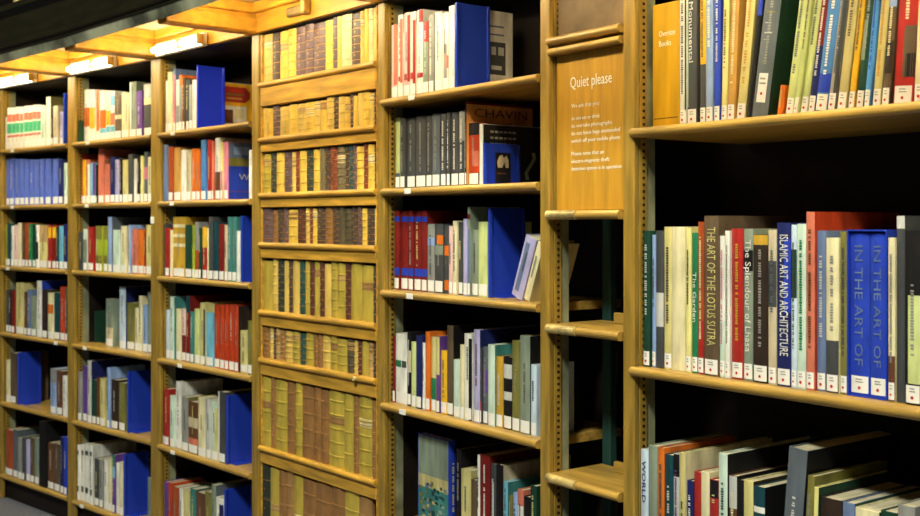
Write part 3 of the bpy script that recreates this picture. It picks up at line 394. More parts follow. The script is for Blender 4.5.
(7,'g2',0.1668,0.0291,0.018,0.3379,0.2389,'green',1,{'text': 'The Garden', 'tcol': 'white', 'tpos': 0.72},'green book with large vertical lettering, middle shelf, right-hand bookcase'),
(7,'g2',0.1871,0.0275,0.0177,0.3644,0.2653,'rust',1,{'bands': [(0.0, 0.35, 'red')], 'title': 'cream'},'rust brown book with red panel, middle shelf, right-hand bookcase'),
(7,'g2',0.2094,0.024,0.0434,0.3786,0.31,'umber',1,{'text': 'THE ART OF THE LOTUS SUTRA', 'tcol': 'straw', 'tsz': 0.95},'thick grey-brown book with large vertical lettering, middle shelf, right-hand bookcase'),
(7,'g2',0.2534,0.0277,0.0149,0.3316,0.237,'white',1,{'bands': [(0.0, 0.4, 'mint')], 'title': 'pink'},'thin white book between grey-brown and white books, middle shelf, right-hand bookcase'),
(7,'g2',0.2734,0.0227,0.0133,0.3435,0.2465,'white',1,{'title': 'gray'},'thin white book between white and red books, middle shelf, right-hand bookcase'),
(7,'g2',0.2873,0.0298,0.0326,0.3482,0.2585,'red',1,{'title': 'gold'},'thick red book with white label at its foot, middle shelf, right-hand bookcase'),
(7,'g2',0.3205,0.0319,0.0257,0.3483,0.2374,'graygreen',1,{'text': 'The Splendour of Lhasa', 'tcol': 'white', 'bands': [(0.72, 0.86, 'black')]},'grey-green book with large vertical lettering, middle shelf, right-hand bookcase'),
(7,'g2',0.3518,0.0266,0.0404,0.335,0.2395,'darkbrown',1,{'title': 'gray', 'bands': [(0.93, 1, 'gold')]},'thick dark brown book with gold panel, middle shelf, right-hand bookcase'),
(7,'g2',0.397,0.0223,0.0218,0.3465,0.2414,'beige',1,{'bands': [(0.5, 0.8, 'darkgray')]},'beige book with charcoal panel, middle shelf, right-hand bookcase'),
(7,'g2',0.4195,0.024,0.0365,0.3622,0.242,'navy',1,{'text': 'ISLAMIC ART AND ARCHITECTURE', 'tcol': 'white', 'bands': [(0.45, 0.9, 'blue', 0.55, 1)]},'thick navy book with large vertical lettering, middle shelf, right-hand bookcase'),
(7,'g2',0.4584,0.0227,0.014,0.3578,0.2585,'paleblue',1,{'title': 'dark', 'bands': [(0.55, 0.85, 'darkgreen')]},'thin pale blue book with dark green panel, middle shelf, right-hand bookcase'),
(7,'g2',0.4729,0.0236,0.0225,0.36,0.2445,'mint',1,{'title': 'green'},'mint book with white label at its foot, middle shelf, right-hand bookcase'),
(7,'g2',0.4964,0.024,0.0208,0.386,0.32,'salmon',1,{'title': 'brown', 'side': 'vermilion'},'tall salmon book with white label at its foot, middle shelf, right-hand bookcase'),
(7,'g2',0.5178,0.0325,0.0218,0.345,0.2289,'slateblue',1,{},'slate blue book with white label at its foot, middle shelf, right-hand bookcase'),
(7,'g2',0.5444,0.0274,0.0302,0.3304,0.2328,'cream',1,{'bands': [(0.0, 0.34, 'darkgray')], 'title': 'gray', 'tl': (0.4, 0.92)},'short cream book between slate blue and olive books, middle shelf, right-hand bookcase'),
(7,'g2',0.5752,0.0326,0.0169,0.3433,0.2499,'olive',1,{'title': 'dark'},'olive book with white label at its foot, middle shelf, right-hand bookcase'),
(7,'g2',0.6909,0.027,0.0148,0.332,0.2282,'cream',1,{'bands': [(0.0, 0.28, 'brown')], 'title': 'gray'},'thin cream book between blue and charcoal books, middle shelf, right-hand bookcase'),
(7,'g2',0.7063,0.0326,0.0176,0.3765,0.27,'darkgray',1,{'lab': 0, 'bands': [(0.93, 1, 'lightgray')]},'charcoal book between cream and black books, middle shelf, right-hand bookcase'),
(7,'g2',0.7305,0.0238,0.0333,0.3465,0.2328,'black',1,{'bands': [(0.12, 0.63, 'pale_green', 0.2, 1)]},'thick black book with pale green panel, middle shelf, right-hand bookcase'),
(7,'g3',0.009,0.0158,0.0258,0.3907,0.27,'paleblue',1,{'text': 'WORLD', 'tcol': 'navy', 'tsz': 0.8},'pale blue book with large vertical lettering, lowest shelf, right-hand bookcase'),
(7,'g3',0.0384,0.0132,0.0298,0.4063,0.2696,'graygreen',1,{},'grey-green book with white label at its foot, lowest shelf, right-hand bookcase'),
(7,'g3',0.0688,0.015,0.02,0.4052,0.27,'orange',1,{'title': 'dark'},'orange book with white label at its foot, lowest shelf, right-hand bookcase'),
(7,'g3',0.0895,0.0168,0.027,0.3919,0.27,'darkteal',1,{},'dark teal book between orange and light grey books, lowest shelf, right-hand bookcase'),
(7,'g3',0.1171,0.0183,0.0185,0.3981,0.27,'lightgray',1,{'bands': [(0.86, 1, 'black')], 'title': 'purple'},'thin light grey book with black panel, lowest shelf, right-hand bookcase'),
(7,'g3',0.143,0.012,0.0172,0.406,0.33,'straw',1,{'side': 'cream'},'thin straw yellow book between light grey and navy books, lowest shelf, right-hand bookcase'),
(7,'g3',0.1608,0.0181,0.0191,0.3407,0.2251,'navy',1,{'title': 'white'},'short navy book with white label at its foot, lowest shelf, right-hand bookcase'),
(7,'g3',0.1805,0.0208,0.0209,0.3656,0.2643,'red',1,{},'red book between navy and cream books, lowest shelf, right-hand bookcase'),
(7,'g3',0.2026,0.0205,0.0252,0.3701,0.268,'cream',1,{},'cream book with white label at its foot, ninth from left, lowest shelf, right-hand bookcase'),
(7,'g3',0.2343,0.0147,0.0256,0.3579,0.2475,'red',1,{'bands': [(0.88, 1, 'black')]},'red book between cream and mint books, lowest shelf, right-hand bookcase'),
(7,'g3',0.2638,0.012,0.0252,0.4247,0.34,'mint',1,{'side': 'black'},'mint book with white label at its foot, lowest shelf, right-hand bookcase'),
(7,'g3',0.2895,0.0176,0.0224,0.3769,0.2507,'brown',1,{'bands': [(0.8, 1, 'lightgray')], 'title': 'cream', 'side': 'black'},'brown book with light grey panel, lowest shelf, right-hand bookcase'),
(7,'g3',0.3185,0.0108,0.0177,0.3736,0.2528,'black',1,{},'thin black book with white label at its foot, lowest shelf, right-hand bookcase'),
(7,'g3',0.3367,0.0119,0.0268,0.3755,0.2581,'straw',1,{'side': 'darkbrown'},'straw yellow book between black and dark teal books, lowest shelf, right-hand bookcase'),
(7,'g3',0.366,0.0106,0.0305,0.3681,0.2427,'darkteal',1,{'side': 'black', 'bands': [(0.84, 0.88, 'white'), (0.74, 0.78, 'white'), (0.64, 0.68, 'white')]},'dark teal book between straw yellow and slate grey books, lowest shelf, right-hand bookcase'),
(7,'g3',0.4199,0.012,0.0476,0.4704,0.34,'slate',1,{'lean': 5, 'side': 'black'},'thick slate grey book leaning right, lowest shelf, right-hand bookcase'),
(7,'g3',0.4813,0.0112,0.0166,0.4183,0.27,'olive',1,{'lean': 4},'thin olive book with white label at its foot, lowest shelf, right-hand bookcase'),
(7,'g3',0.5128,0.0103,0.0109,0.3963,0.27,'pale_yellow',1,{'lean': 2, 'side': 'darkgreen'},'thin pale yellow book with white label at its foot, lowest shelf, right-hand bookcase'),  # dark board holds the shelf's shade in its colour, like its neighbours
(7,'g3',0.5379,0.0174,0.0515,0.3771,0.2534,'darkbrown',1,{'side': 'black'},'thick dark brown book with white label at its foot, lowest shelf, right-hand bookcase'),
(7,'g3',0.5947,0.013,0.0282,0.3786,0.2604,'slateblue',1,{'side': 'darkgreen'},'slate blue book with white label at its foot, lowest shelf, right-hand bookcase'),
(7,'g3',0.6235,0.0144,0.0543,0.3728,0.2497,'cream',1,{'side': 'black'},'thick cream book between slate blue and dark green books, lowest shelf, right-hand bookcase'),
(7,'g3',0.6784,0.0202,0.0357,0.3773,0.27,'darkgreen',0,{},'thick dark green book with white label at its foot, lowest shelf, right-hand bookcase'),
(7,'g3',0.7192,0.0156,0.0368,0.3987,0.27,'gray',1,{},'thick grey book with white label at its foot, lowest shelf, right-hand bookcase'),
]
SLIPCASE = (0.5935, 0.0324, 0.0929, 0.3478, .30)
BOOKENDS = [
(5,'e1',0.3708,0.024,0.2706,0.135,'blue',1,'blue plastic bookend holding up books, top shelf, bookcase right of door'),
(5,'e2',0.504,0.033,0.1264,0.14,'blue',2,'blue plastic bookend with a dark picture on it, second shelf, bookcase right of door'),
(5,'e3',0.5248,0.036,0.2705,0.14,'blue',3,'blue plastic bookend holding up books, third shelf, bookcase right of door'),
(3,'a1',0.3071,0.017,0.2754,0.135,'brightblue',4,'blue plastic bookend holding up books, top shelf, bookcase left of door'),
(3,'a3',0.6856,0.01,0.2696,0.135,'blue',5,'blue plastic bookend holding up books, third shelf, bookcase left of door'),
(3,'a5',0.5692,0.01,0.2851,0.135,'blue',6,'blue plastic bookend holding up books, fifth shelf, bookcase left of door'),
(3,'a6',0.5441,0.015,0.2939,0.135,'blue',7,'blue plastic bookend holding up books, sixth shelf, bookcase left of door'),
(2,'a5',0.5002,0.014,0.2913,0.135,'blue',8,'blue plastic bookend holding up books, fifth shelf, second bookcase from left'),
(2,'a6',0.4734,0.01,0.2961,0.135,'blue',9,'blue plastic bookend holding up books, sixth shelf, second bookcase from left'),
(1,'a1',0.6919,0.01,0.2642,0.135,'blue',10,'blue plastic bookend holding up books, top shelf, far-left bookcase'),
(1,'a5',0.1685,0.01,0.2858,0.135,'blue',11,'blue plastic bookend holding up books, fifth shelf, far-left bookcase'),
]
DOOR_RAILS = [(2.0900, 0.075), (1.8712, 0.036), (1.6532, 0.036), (1.4588, 0.04), (1.1928, 0.04), (1.0044, 0.046), (0.6572, 0.046)]
DOOR_SPINES = [
  [(0.0105,0.0768,'y'), (0.0768,0.1313,'d'), (0.1344,0.1929,'Y'), (0.1929,0.2511,'Y'), (0.2511,0.3149,'p'), (0.3149,0.3725,'p'), (0.3725,0.452,'p'), (0.452,0.5022,'Y'), (0.5022,0.5301,'p'), (0.5301,0.5568,'y'), (0.5568,0.6214,'c'), (0.6214,0.6744,'d'), (0.6744,0.6979,'y'), (0.6979,0.7246,'Y'), (0.7246,0.7518,'c'), (0.7518,0.7786,'y')],
  [(0.0072,0.0428,'y'), (0.0428,0.0821,'Y'), (0.0821,0.1344,'p'), (0.1344,0.201,'y'), (0.201,0.261,'Y'), (0.261,0.3198,'y'), (0.3198,0.3773,'Y'), (0.3773,0.4196,'y'), (0.4196,0.4612,'Y'), (0.4612,0.5085,'y'), (0.5085,0.5381,'d'), (0.5381,0.5797,'y'), (0.5797,0.6128,'Y'), (0.6128,0.6318,'p'), (0.6318,0.6574,'Y'), (0.6574,0.6912,'y'), (0.6912,0.7312,'Y'), (0.7312,0.7583,'y'), (0.7583,0.777,'d')],
  [(0.0072,0.0662,'o'), (0.0662,0.1084,'g'), (0.1084,0.1664,'Y'), (0.1664,0.2211,'p'), (0.2211,0.2511,'y'), (0.2511,0.2758,'r'), (0.2758,0.3256,'Y'), (0.3256,0.3725,'g'), (0.3725,0.4149,'Y'), (0.4149,0.452,'o2'), (0.452,0.4841,'d'), (0.4841,0.5292,'r'), (0.5292,0.5823,'o2'), (0.5823,0.6041,'d'), (0.6041,0.6301,'t'), (0.6301,0.6515,'p'), (0.6515,0.6963,'Y'), (0.6963,0.7196,'r'), (0.7196,0.7599,'Y'), (0.7599,0.777,'d')],
  [(-0.0004,0.0821,'p'), (0.0821,0.1188,'b'), (0.1188,0.1561,'d'), (0.1561,0.1969,'p'), (0.1969,0.263,'Y'), (0.263,0.3198,'r2'), (0.3198,0.3487,'y'), (0.3487,0.3678,'r'), (0.3678,0.398,'Y'), (0.398,0.452,'d'), (0.452,0.5022,'b'), (0.5022,0.5426,'d'), (0.5426,0.5797,'o3'), (0.5797,0.6214,'o3'), (0.6214,0.6557,'d'), (0.6557,0.6853,'p'), (0.6853,0.7163,'Y'), (0.7163,0.7607,'d'), (0.7607,0.7754,'y')],
  [(0.0043,0.0807,'o'), (0.0807,0.1193,'y'), (0.1193,0.1654,'g'), (0.1654,0.2006,'y'), (0.2006,0.2275,'d'), (0.2275,0.2774,'y'), (0.2774,0.3155,'t'), (0.3155,0.3477,'o'), (0.3477,0.3796,'r2'), (0.3796,0.4163,'o'), (0.4163,0.4473,'r2'), (0.4473,0.4912,'y'), (0.4912,0.5334,'o'), (0.5334,0.5827,'o'), (0.5827,0.6166,'r2'), (0.6166,0.686,'o'), (0.686,0.7526,'o'), (0.7526,0.7762,'d')],
  [(-0.0019,0.0599,'b'), (0.0599,0.0876,'y'), (0.0876,0.104,'d'), (0.104,0.1367,'c2'), (0.1367,0.1754,'b2'), (0.1754,0.2272,'y'), (0.2272,0.2801,'o'), (0.2801,0.3199,'t'), (0.3199,0.375,'o'), (0.375,0.4045,'b'), (0.4045,0.4357,'b'), (0.4357,0.4866,'y'), (0.4866,0.5309,'o'), (0.5309,0.5936,'o'), (0.5936,0.6388,'o3'), (0.6388,0.6611,'y'), (0.6611,0.6832,'r2'), (0.6832,0.7268,'o'), (0.7268,0.7526,'c2'), (0.7526,0.7748,'d')],
  [(0.0019,0.0666,'o'), (0.0666,0.1019,'b'), (0.1019,0.1882,'o'), (0.1882,0.247,'b'), (0.247,0.2965,'o'), (0.2965,0.3769,'b'), (0.3769,0.4241,'b'), (0.4241,0.478,'b'), (0.478,0.5753,'o'), (0.5753,0.6334,'o'), (0.6334,0.6662,'b'), (0.6662,0.7458,'o'), (0.7458,0.7758,'b')],
  [(-0.0095,0.0612,'g2'), (0.0612,0.128,'o'), (0.128,0.1825,'b'), (0.1825,0.2359,'b2'), (0.2359,0.3007,'o'), (0.3007,0.3901,'b'), (0.3901,0.4977,'b'), (0.4977,0.5789,'b'), (0.5789,0.6666,'o'), (0.6666,0.7461,'b2')],
]
SPINE_COLOURS = {'y': (216, 182, 92), 'Y': (226, 186, 78), 'c': (226, 206, 150), 'o': (184, 160, 66), 'd': (76, 62, 54), 'p': (100, 78, 80), 'g': (54, 62, 54), 't': (48, 78, 74), 'r': (126, 62, 44), 'r2': (92, 54, 44), 'b': (146, 104, 60), 'b2': (160, 120, 72), 'o2': (116, 102, 72), 'o3': (90, 80, 58), 'c2': (186, 150, 92), 'g2': (46, 52, 42)}  # olive on the lower rows carries the light's falloff in its colour
SHELF_TAGS = [(1,'a1',0.1565), (1,'a2',0.1565), (1,'a3',0.1013), (1,'a4',0.6566), (2,'a1',0.1653), (2,'a2',0.155), (2,'a4',0.1343), (3,'a1',0.1475), (3,'a2',0.1382), (3,'a4',0.2122), (3,'a5',0.1475), (5,'e1',0.1867), (5,'e2',0.1635), (5,'e3',0.1751), (5,'e4',0.1341), (2,'a6',0.1031)]
MARKER = (0.0139, 0.1075, 2.0996)
SIGN = (0.0022, 0.2451, 2.008)
CASE_TOP = EYE + 0.745
COFFER_Z = CASE_TOP + 0.115
GALLERY = 0.43            # how far the gallery reaches into the room
W7_EXTRA = 0.10

# ------------------------------------------------------------------ materials
def lin(c):
    return tuple(((x / 255) / 12.92 if x / 255 <= 0.04045 else ((x / 255 + 0.055) / 1.055) ** 2.4) for x in c) + (1,)

MATS = {}
def base_mat(name, rgb, rough=0.5, spec=0.3, noise=0.0, scale=40.0, bump=0.0, stretch=(1, 1, 1), metal=0.0, dark=0.7):
    if name in MATS:
        return MATS[name]
    m = bpy.data.materials.new(name)
    m.use_nodes = True
    nt = m.node_tree
    b = nt.nodes['Principled BSDF']
    b.inputs['Roughness'].default_value = rough
    b.inputs['Specular IOR Level'].default_value = spec
    b.inputs['Metallic'].default_value = metal
    b.inputs['Base Color'].default_value = lin(rgb)
    if noise or bump:
        tc = nt.nodes.new('ShaderNodeTexCoord')
        mp = nt.nodes.new('ShaderNodeMapping')
        mp.inputs['Scale'].default_value = stretch
        nz = nt.nodes.new('ShaderNodeTexNoise')
        nz.inputs['Scale'].default_value = scale
        nz.inputs['Detail'].default_value = 4
        nt.links.new(tc.outputs['Object'], mp.inputs['Vector'])
        nt.links.new(mp.outputs['Vector'], nz.inputs['Vector'])
        if noise:
            mx = nt.nodes.new('ShaderNodeMix')
            mx.data_type = 'RGBA'
            mx.inputs[6].default_value = lin(tuple(x * dark for x in rgb))
            mx.inputs[7].default_value = lin(tuple(min(255, x * 1.12) for x in rgb))
            ramp = nt.nodes.new('ShaderNodeValToRGB')
            ramp.color_ramp.elements[0].position = 0.5 - noise / 2
            ramp.color_ramp.elements[1].position = 0.5 + noise / 2
            nt.links.new(nz.outputs['Fac'], ramp.inputs[0])
            nt.links.new(ramp.outputs[0], mx.inputs[0])
            nt.links.new(mx.outputs[2], b.inputs['Base Color'])
        if bump:
            bp = nt.nodes.new('ShaderNodeBump')
            bp.inputs['Strength'].default_value = bump
            bp.inputs['Distance'].default_value = 0.002
            nt.links.new(nz.outputs['Fac'], bp.inputs['Height'])
            nt.links.new(bp.outputs[0], b.inputs['Normal'])
    MATS[name] = m
    return m

OAK = base_mat('oak_upright', (160, 128, 52), 0.38, 0.4, 0.5, 12, 0.08, (4, 4, 0.35))
OAK_RAIL = base_mat('oak_rail', (182, 144, 66), 0.34, 0.45, 0.5, 12, 0.08, (0.35, 4, 4))
OAK_WARM = base_mat('oak_soffit', (200, 142, 42), 0.36, 0.4, 0.5, 10, 0.06, (0.6, 2, 4), 0, 0.84)
OAK_DOOR = base_mat('oak_door', (206, 156, 58), 0.36, 0.4, 0.5, 12, 0.06, (0.5, 4, 4))
SIGN_OAK = base_mat('sign_veneer', (188, 140, 44), 0.45, 0.3, 0.6, 6, 0.0, (9, 9, 0.7), 0, 0.88)
STEEL_GREEN = base_mat('painted_steel', (136, 138, 108), 0.5, 0.3, 0.4, 9)
DARK = base_mat('dark_stain_and_shade', (30, 22, 17), 0.6, 0.2, 0.4, 8)  # dark stain; inside the cases it also stands in for shade
PEG_DARK = base_mat('peg_hole', (46, 34, 18), 0.7, 0.1)
FASCIA = base_mat('shaded_oak_fascia', (40, 36, 16), 0.42, 0.4, 0.5, 5, 0.0, (1, 1, 6))  # unlit look of the gallery edge put into the oak colour
CREAM_PANEL = base_mat('coffer_panel', (222, 204, 150), 0.6, 0.2, 0.3, 6)
POLISHED = base_mat('painted_reflection_edge', (190, 190, 156), 0.15, 0.7, 0.25, 3.5, 0, (1, 1, 1), 0, 0.45)  # light and dark patches in the colour stand in for reflections
CARPET = base_mat('grey_carpet', (112, 112, 120), 0.95, 0.05, 0.5, 90, 0.4)
PAPER = base_mat('paper', (186, 176, 146), 0.8, 0.1, 0.4, 200, 0.0, (1, 0.05, 0.05), 0, 0.9)
TAG = base_mat('white_card', (238, 236, 230), 0.5, 0.3)
RED_DOT = base_mat('red_dot', (180, 40, 45), 0.6, 0.2)
LETTER_WHITE = base_mat('white_lettering', (240, 236, 222), 0.5, 0.2)
IRON = base_mat('green_iron', (34, 64, 56), 0.5, 0.3)
BRASS = base_mat('brass_strip', (206, 182, 116), 0.3, 0.5, 0.3, 20, 0, (1, 1, 1), 0.25)
OLD_METAL = base_mat('dull_bronze', (126, 100, 56), 0.4, 0.5, 0.4, 30)
BOARD_BROWN = base_mat('brown_board', (112, 92, 66), 0.6, 0.2, 0.4, 7)

def book_mat(c):
    glossy = (sum(map(ord, c)) % 3) == 0
    return base_mat('cover_' + c, PALETTE[c], 0.32 if glossy else 0.55, 0.45 if glossy else 0.25, 0.35, 26, 0.05, (1, 1, 0.25), 0, 0.86)

def plastic(c):
    return base_mat('plastic_' + c, PALETTE[c], 0.22, 0.5)

def emissive(name, colour, strength):
    m = bpy.data.materials.new(name)
    m.use_nodes = True
    b = m.node_tree.nodes['Principled BSDF']
    b.inputs['Base Color'].default_value = (1, 1, 1, 1)
    b.inputs['Emission Color'].default_value = colour + (1,)
    b.inputs['Emission Strength'].default_value = strength
    return m

TUBE_LIT = emissive('lit_tube', LAMP_COLOUR, LAMP_STRENGTH)
TUBE_ADDED = emissive('added_fascia_tube', LAMP_COLOUR, ADDED_LAMP_STRENGTH)

# ------------------------------------------------------------------ mesh helpers
class MB:
    """collects geometry with material slots and links it as one mesh object"""
    def __init__(self):
        self.v, self.f, self.mi, self.mats, self.smooth = [], [], [], [], []
    def slot(self, m):
        if m not in self.mats:
            self.mats.append(m)
        return self.mats.index(m)
    def add(self, verts, faces, m, smooth=False):
        o = len(self.v)
        self.v += [tuple(p) for p in verts]
        s = self.slot(m)
        for q in faces:
            self.f.append(tuple(i + o for i in q))
            self.mi.append(s)
            self.smooth.append(smooth)
    def box(self, x0, x1, y0, y1, z0, z1, m):
        self.add([(x0, y0, z0), (x1, y0, z0), (x1, y1, z0), (x0, y1, z0), (x0, y0, z1), (x1, y0, z1), (x1, y1, z1), (x0, y1, z1)],
                 [(0, 3, 2, 1), (4, 5, 6, 7), (0, 1, 5, 4), (1, 2, 6, 5), (2, 3, 7, 6), (3, 0, 4, 7)], m)
    def cbox(self, x0, x1, y0, y1, z0, z1, m, c=0.002):
        """box with chamfered edges"""
        c = min(c, (x1 - x0) * .3, (y1 - y0) * .3, (z1 - z0) * .3)
        prof = [(x0 + c, y0), (x1 - c, y0), (x1, y0 + c), (x1, y1 - c), (x1 - c, y1), (x0 + c, y1), (x0, y1 - c), (x0, y0 + c)]
        cx, cy = (x0 + x1) / 2, (y0 + y1) / 2
        inn = [(x + (c if x < cx else -c) * (1 if abs(x - cx) > abs(x1 - x0) / 2 - c * .5 else 0), y + (c if y < cy else -c) * (1 if abs(y - cy) > abs(y1 - y0) / 2 - c * .5 else 0)) for x, y in prof]
        rings = [(inn, z0), (prof, z0 + c), (prof, z1 - c), (inn, z1)]
        vs = [(x, y, z) for r, z in rings for x, y in r]
        n = 8
        fs = [tuple(range(n - 1, -1, -1)), tuple(range(3 * n, 4 * n))]
        for k in range(3):
            for i in range(n):
                j = (i + 1) % n
                fs.append((k * n + i, k * n + j, (k + 1) * n + j, (k + 1) * n + i))
        self.add(vs, fs, m)
    def prism_x(self, prof, x0, x1, m, smooth=False):
        """profile of (y, z), counter-clockwise seen from +x"""
        n = len(prof)
        vs = [(x0, y, z) for y, z in prof] + [(x1, y, z) for y, z in prof]
        fs = [tuple(range(n - 1, -1, -1)), tuple(range(n, 2 * n))]
        for i in range(n):
            j = (i + 1) % n
            fs.append((i, j, n + j, n + i))
        self.add(vs, fs, m)
    def prism_z(self, prof, z0, z1, m):
        n = len(prof)
        vs = [(x, y, z0) for x, y in prof] + [(x, y, z1) for x, y in prof]
        fs = [tuple(range(n - 1, -1, -1)), tuple(range(n, 2 * n))]
        for i in range(n):
            j = (i + 1) % n
            fs.append((i, j, n + j, n + i))
        self.add(vs, fs, m)
    def build(self, name, parent=None, matrix=None):
        me = bpy.data.meshes.new(name)
        me.from_pydata(self.v, [], self.f)
        for m in self.mats:
            me.materials.append(m)
        me.polygons.foreach_set('material_index', self.mi)
        me.polygons.foreach_set('use_smooth', self.smooth)
        me.update()
        o = bpy.data.objects.new(name, me)
        COL.objects.link(o)
        if parent is not None:
            o.parent = parent
        if matrix is not None:
            o.matrix_world = matrix
        return o

def tag(o, label=None, cat=None, group=None, kind=None):
    if label: o['label'] = label
    if cat: o['category'] = cat
    if group: o['group'] = group
    if kind: o['kind'] = kind
    return o

def empty(name, matrix):
    o = bpy.data.objects.new(name, None)
    o.empty_display_size = 0.05
    COL.objects.link(o)
    o.matrix_world = matrix
    return o

def frame(bay, u=0.0, v=0.0, z=0.0):
    x, y, a, w = BAYS[bay]
    return Matrix.Translation((x, y, 0)) @ Matrix.Rotation(a, 4, 'Z') @ Matrix.Translation((u, v, z))

def text_mesh(body, size, m, align='LEFT', spacing=1.0, thick=0.0002):
    cu = bpy.data.curves.new('lettering', 'FONT')
    cu.body = body
    cu.size = size
    cu.align_x = align
    cu.space_line = spacing
    cu.extrude = thick
    cu.resolution_u = 2
    ob = bpy.data.objects.new('lettering', cu)
    COL.objects.link(ob)
    dg = bpy.context.evaluated_depsgraph_get()
    dg.update()
    me = bpy.data.meshes.new_from_object(ob.evaluated_get(dg))
    bpy.data.objects.remove(ob)
    bpy.data.curves.remove(cu)
    me.materials.clear()
    me.materials.append(m)
    return me

def link_mesh(name, me, parent, matrix_local):
    o = bpy.data.objects.new(name, me)
    COL.objects.link(o)
    o.parent = parent
    o.matrix_local = matrix_local
    return o

FACE_FRONT = Matrix(((1, 0, 0, 0), (0, 0, -1, 0), (0, 1, 0, 0), (0, 0, 0, 1)))   # text plane -> facing -y
DOWN_SPINE = Matrix(((0, 1, 0, 0), (0, 0, -1, 0), (-1, 0, 0, 0), (0, 0, 0, 1)))  # reads from top to bottom
ON_RIGHT = Matrix(((0, 0, 1, 0), (1, 0, 0, 0), (0, 1, 0, 0), (0, 0, 0, 1)))      # on the right-hand board

# ------------------------------------------------------------------ room shell
mb = MB()
mb.box(-9, 6, -6, 12, -0.05, 0.0, CARPET)
tag(mb.build('floor'), 'grey carpet floor in front of the bookcases', 'floor', kind='structure')

def pt(bay, u, v):
    p = frame(bay, u, v) @ Vector((0, 0, 0))
    return (p.x, p.y)

def wall_path(v):
    """points along the curved wall at setback v, left to right"""
    pts = [pt(1, -3.2, v), pt(1, 0, v)]
    for b in range(2, 8):
        pts.append(pt(b, -POST_WIDTH[b] / 2, v))
    pts.append(pt(7, BAYS[7][3] + 0.9, v))
    return pts

def ribbon(mb, prof, m):
    """sweep a profile of (v, z) along the wall"""
    paths = [wall_path(v) for v, z in prof]
    n = len(paths[0])
    for k in range(len(prof)):
        k2 = (k + 1) % len(prof)
        vs = [(x, y, prof[k][1]) for x, y in paths[k]] + [(x, y, prof[k2][1]) for x, y in paths[k2]]
        mb.add(vs, [(i, i + 1, n + i + 1, n + i) for i in range(n - 1)], m)

mb = MB()
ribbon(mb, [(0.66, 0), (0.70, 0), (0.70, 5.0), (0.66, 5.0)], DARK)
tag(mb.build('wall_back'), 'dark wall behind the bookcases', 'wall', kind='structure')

mb = MB()   # coffered soffit under the gallery: recessed panels
ribbon(mb, [(0.40, COFFER_Z), (-GALLERY + 0.02, COFFER_Z), (-GALLERY + 0.02, COFFER_Z + 0.03), (0.40, COFFER_Z + 0.03)], CREAM_PANEL)
tag(mb.build('ceiling'), 'pale recessed panels of the coffered soffit under the gallery', 'ceiling', kind='structure')

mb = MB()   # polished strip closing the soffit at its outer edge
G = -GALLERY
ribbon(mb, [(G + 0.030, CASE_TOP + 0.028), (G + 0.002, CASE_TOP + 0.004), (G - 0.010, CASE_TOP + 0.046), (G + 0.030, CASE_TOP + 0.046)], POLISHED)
tag(mb.build('trim_1'), 'polished strip with reflections in its colour along the outer edge of the soffit', 'trim', kind='structure')

mb = MB()   # moulded fascia of the gallery, coloured dark for shade
ribbon(mb, [(G + 0.0, CASE_TOP + 0.047), (G - 0.014, CASE_TOP + 0.047), (G - 0.014, CASE_TOP + 0.060), (G - 0.026, CASE_TOP + 0.066), (G - 0.026, CASE_TOP + 0.082),
            (G - 0.014, CASE_TOP + 0.088), (G - 0.020, CASE_TOP + 0.20), (G - 0.045, CASE_TOP + 0.225), (G - 0.045, CASE_TOP + 0.25), (G + 0.0, CASE_TOP + 0.25)], FASCIA)
tag(mb.build('trim_2'), 'moulded fascia of the gallery above the bookcases, shade in its colour', 'trim', kind='structure')

mb = MB()   # gallery walkway above the soffit
ribbon(mb, [(0.66, COFFER_Z + 0.03), (G + 0.02, COFFER_Z + 0.03), (G + 0.02, COFFER_Z + 0.10), (0.66, COFFER_Z + 0.10)], DARK)
tag(mb.build('trim_3'), 'gallery floor seen edge on behind the fascia', 'trim', kind='structure')

# gallery railing: each baluster and the handrail
rail_z = CASE_TOP + 0.25
path = wall_path(G - 0.02)
n_bal = 0
rail_root = empty('gallery_railing', Matrix.Translation((path[1][0], path[1][1], rail_z)))
tag(rail_root, 'dark iron gallery railing above the fascia at top left', 'railing')
mb = MB()
for (x0, y0), (x1, y1) in zip(path, path[1:]):
    L = math.hypot(x1 - x0, y1 - y0)
    k = max(1, round(L / 0.30))
    for i in range(k):
        t = (i + 0.5) / k
        bx, by = x0 + (x1 - x0) * t, y0 + (y1 - y0) * t
        n_bal += 1
        m2 = MB()
        prof = [(0.020, 0), (0.020, 0.03), (0.011, 0.05), (0.018, 0.20), (0.011, 0.35), (0.009, 0.62), (0.018, 0.68), (0.012, 0.72)]
        seg = 8
        vs = [(r * math.cos(2 * math.pi * s / seg), r * math.sin(2 * math.pi * s / seg), z) for r, z in prof for s in range(seg)]
        fs = [(a * seg + s, a * seg + (s + 1) % seg, (a + 1) * seg + (s + 1) % seg, (a + 1) * seg + s) for a in range(len(prof) - 1) for s in range(seg)]
        m2.add(vs, fs, BRASS, True)
        o = m2.build('baluster', rail_root)
        o.location = Vector((bx, by, rail_z)) - rail_root.location
mb = MB()
paths = [wall_path(v) for v in (G - 0.05, G - 0.05, G + 0.01, G + 0.01)]
zs = [0.72, 0.77, 0.77, 0.72]
n = len(paths[0])
for k in range(4):
    k2 = (k + 1) % 4
    vs = [(x - path[1][0], y - path[1][1], zs[k]) for x, y in paths[k]] + [(x - path[1][0], y - path[1][1], zs[k2]) for x, y in paths[k2]]
    mb.add(vs, [(i, i + 1, n + i + 1, n + i) for i in range(n - 1)], FASCIA)
mb.build('handrail', rail_root)

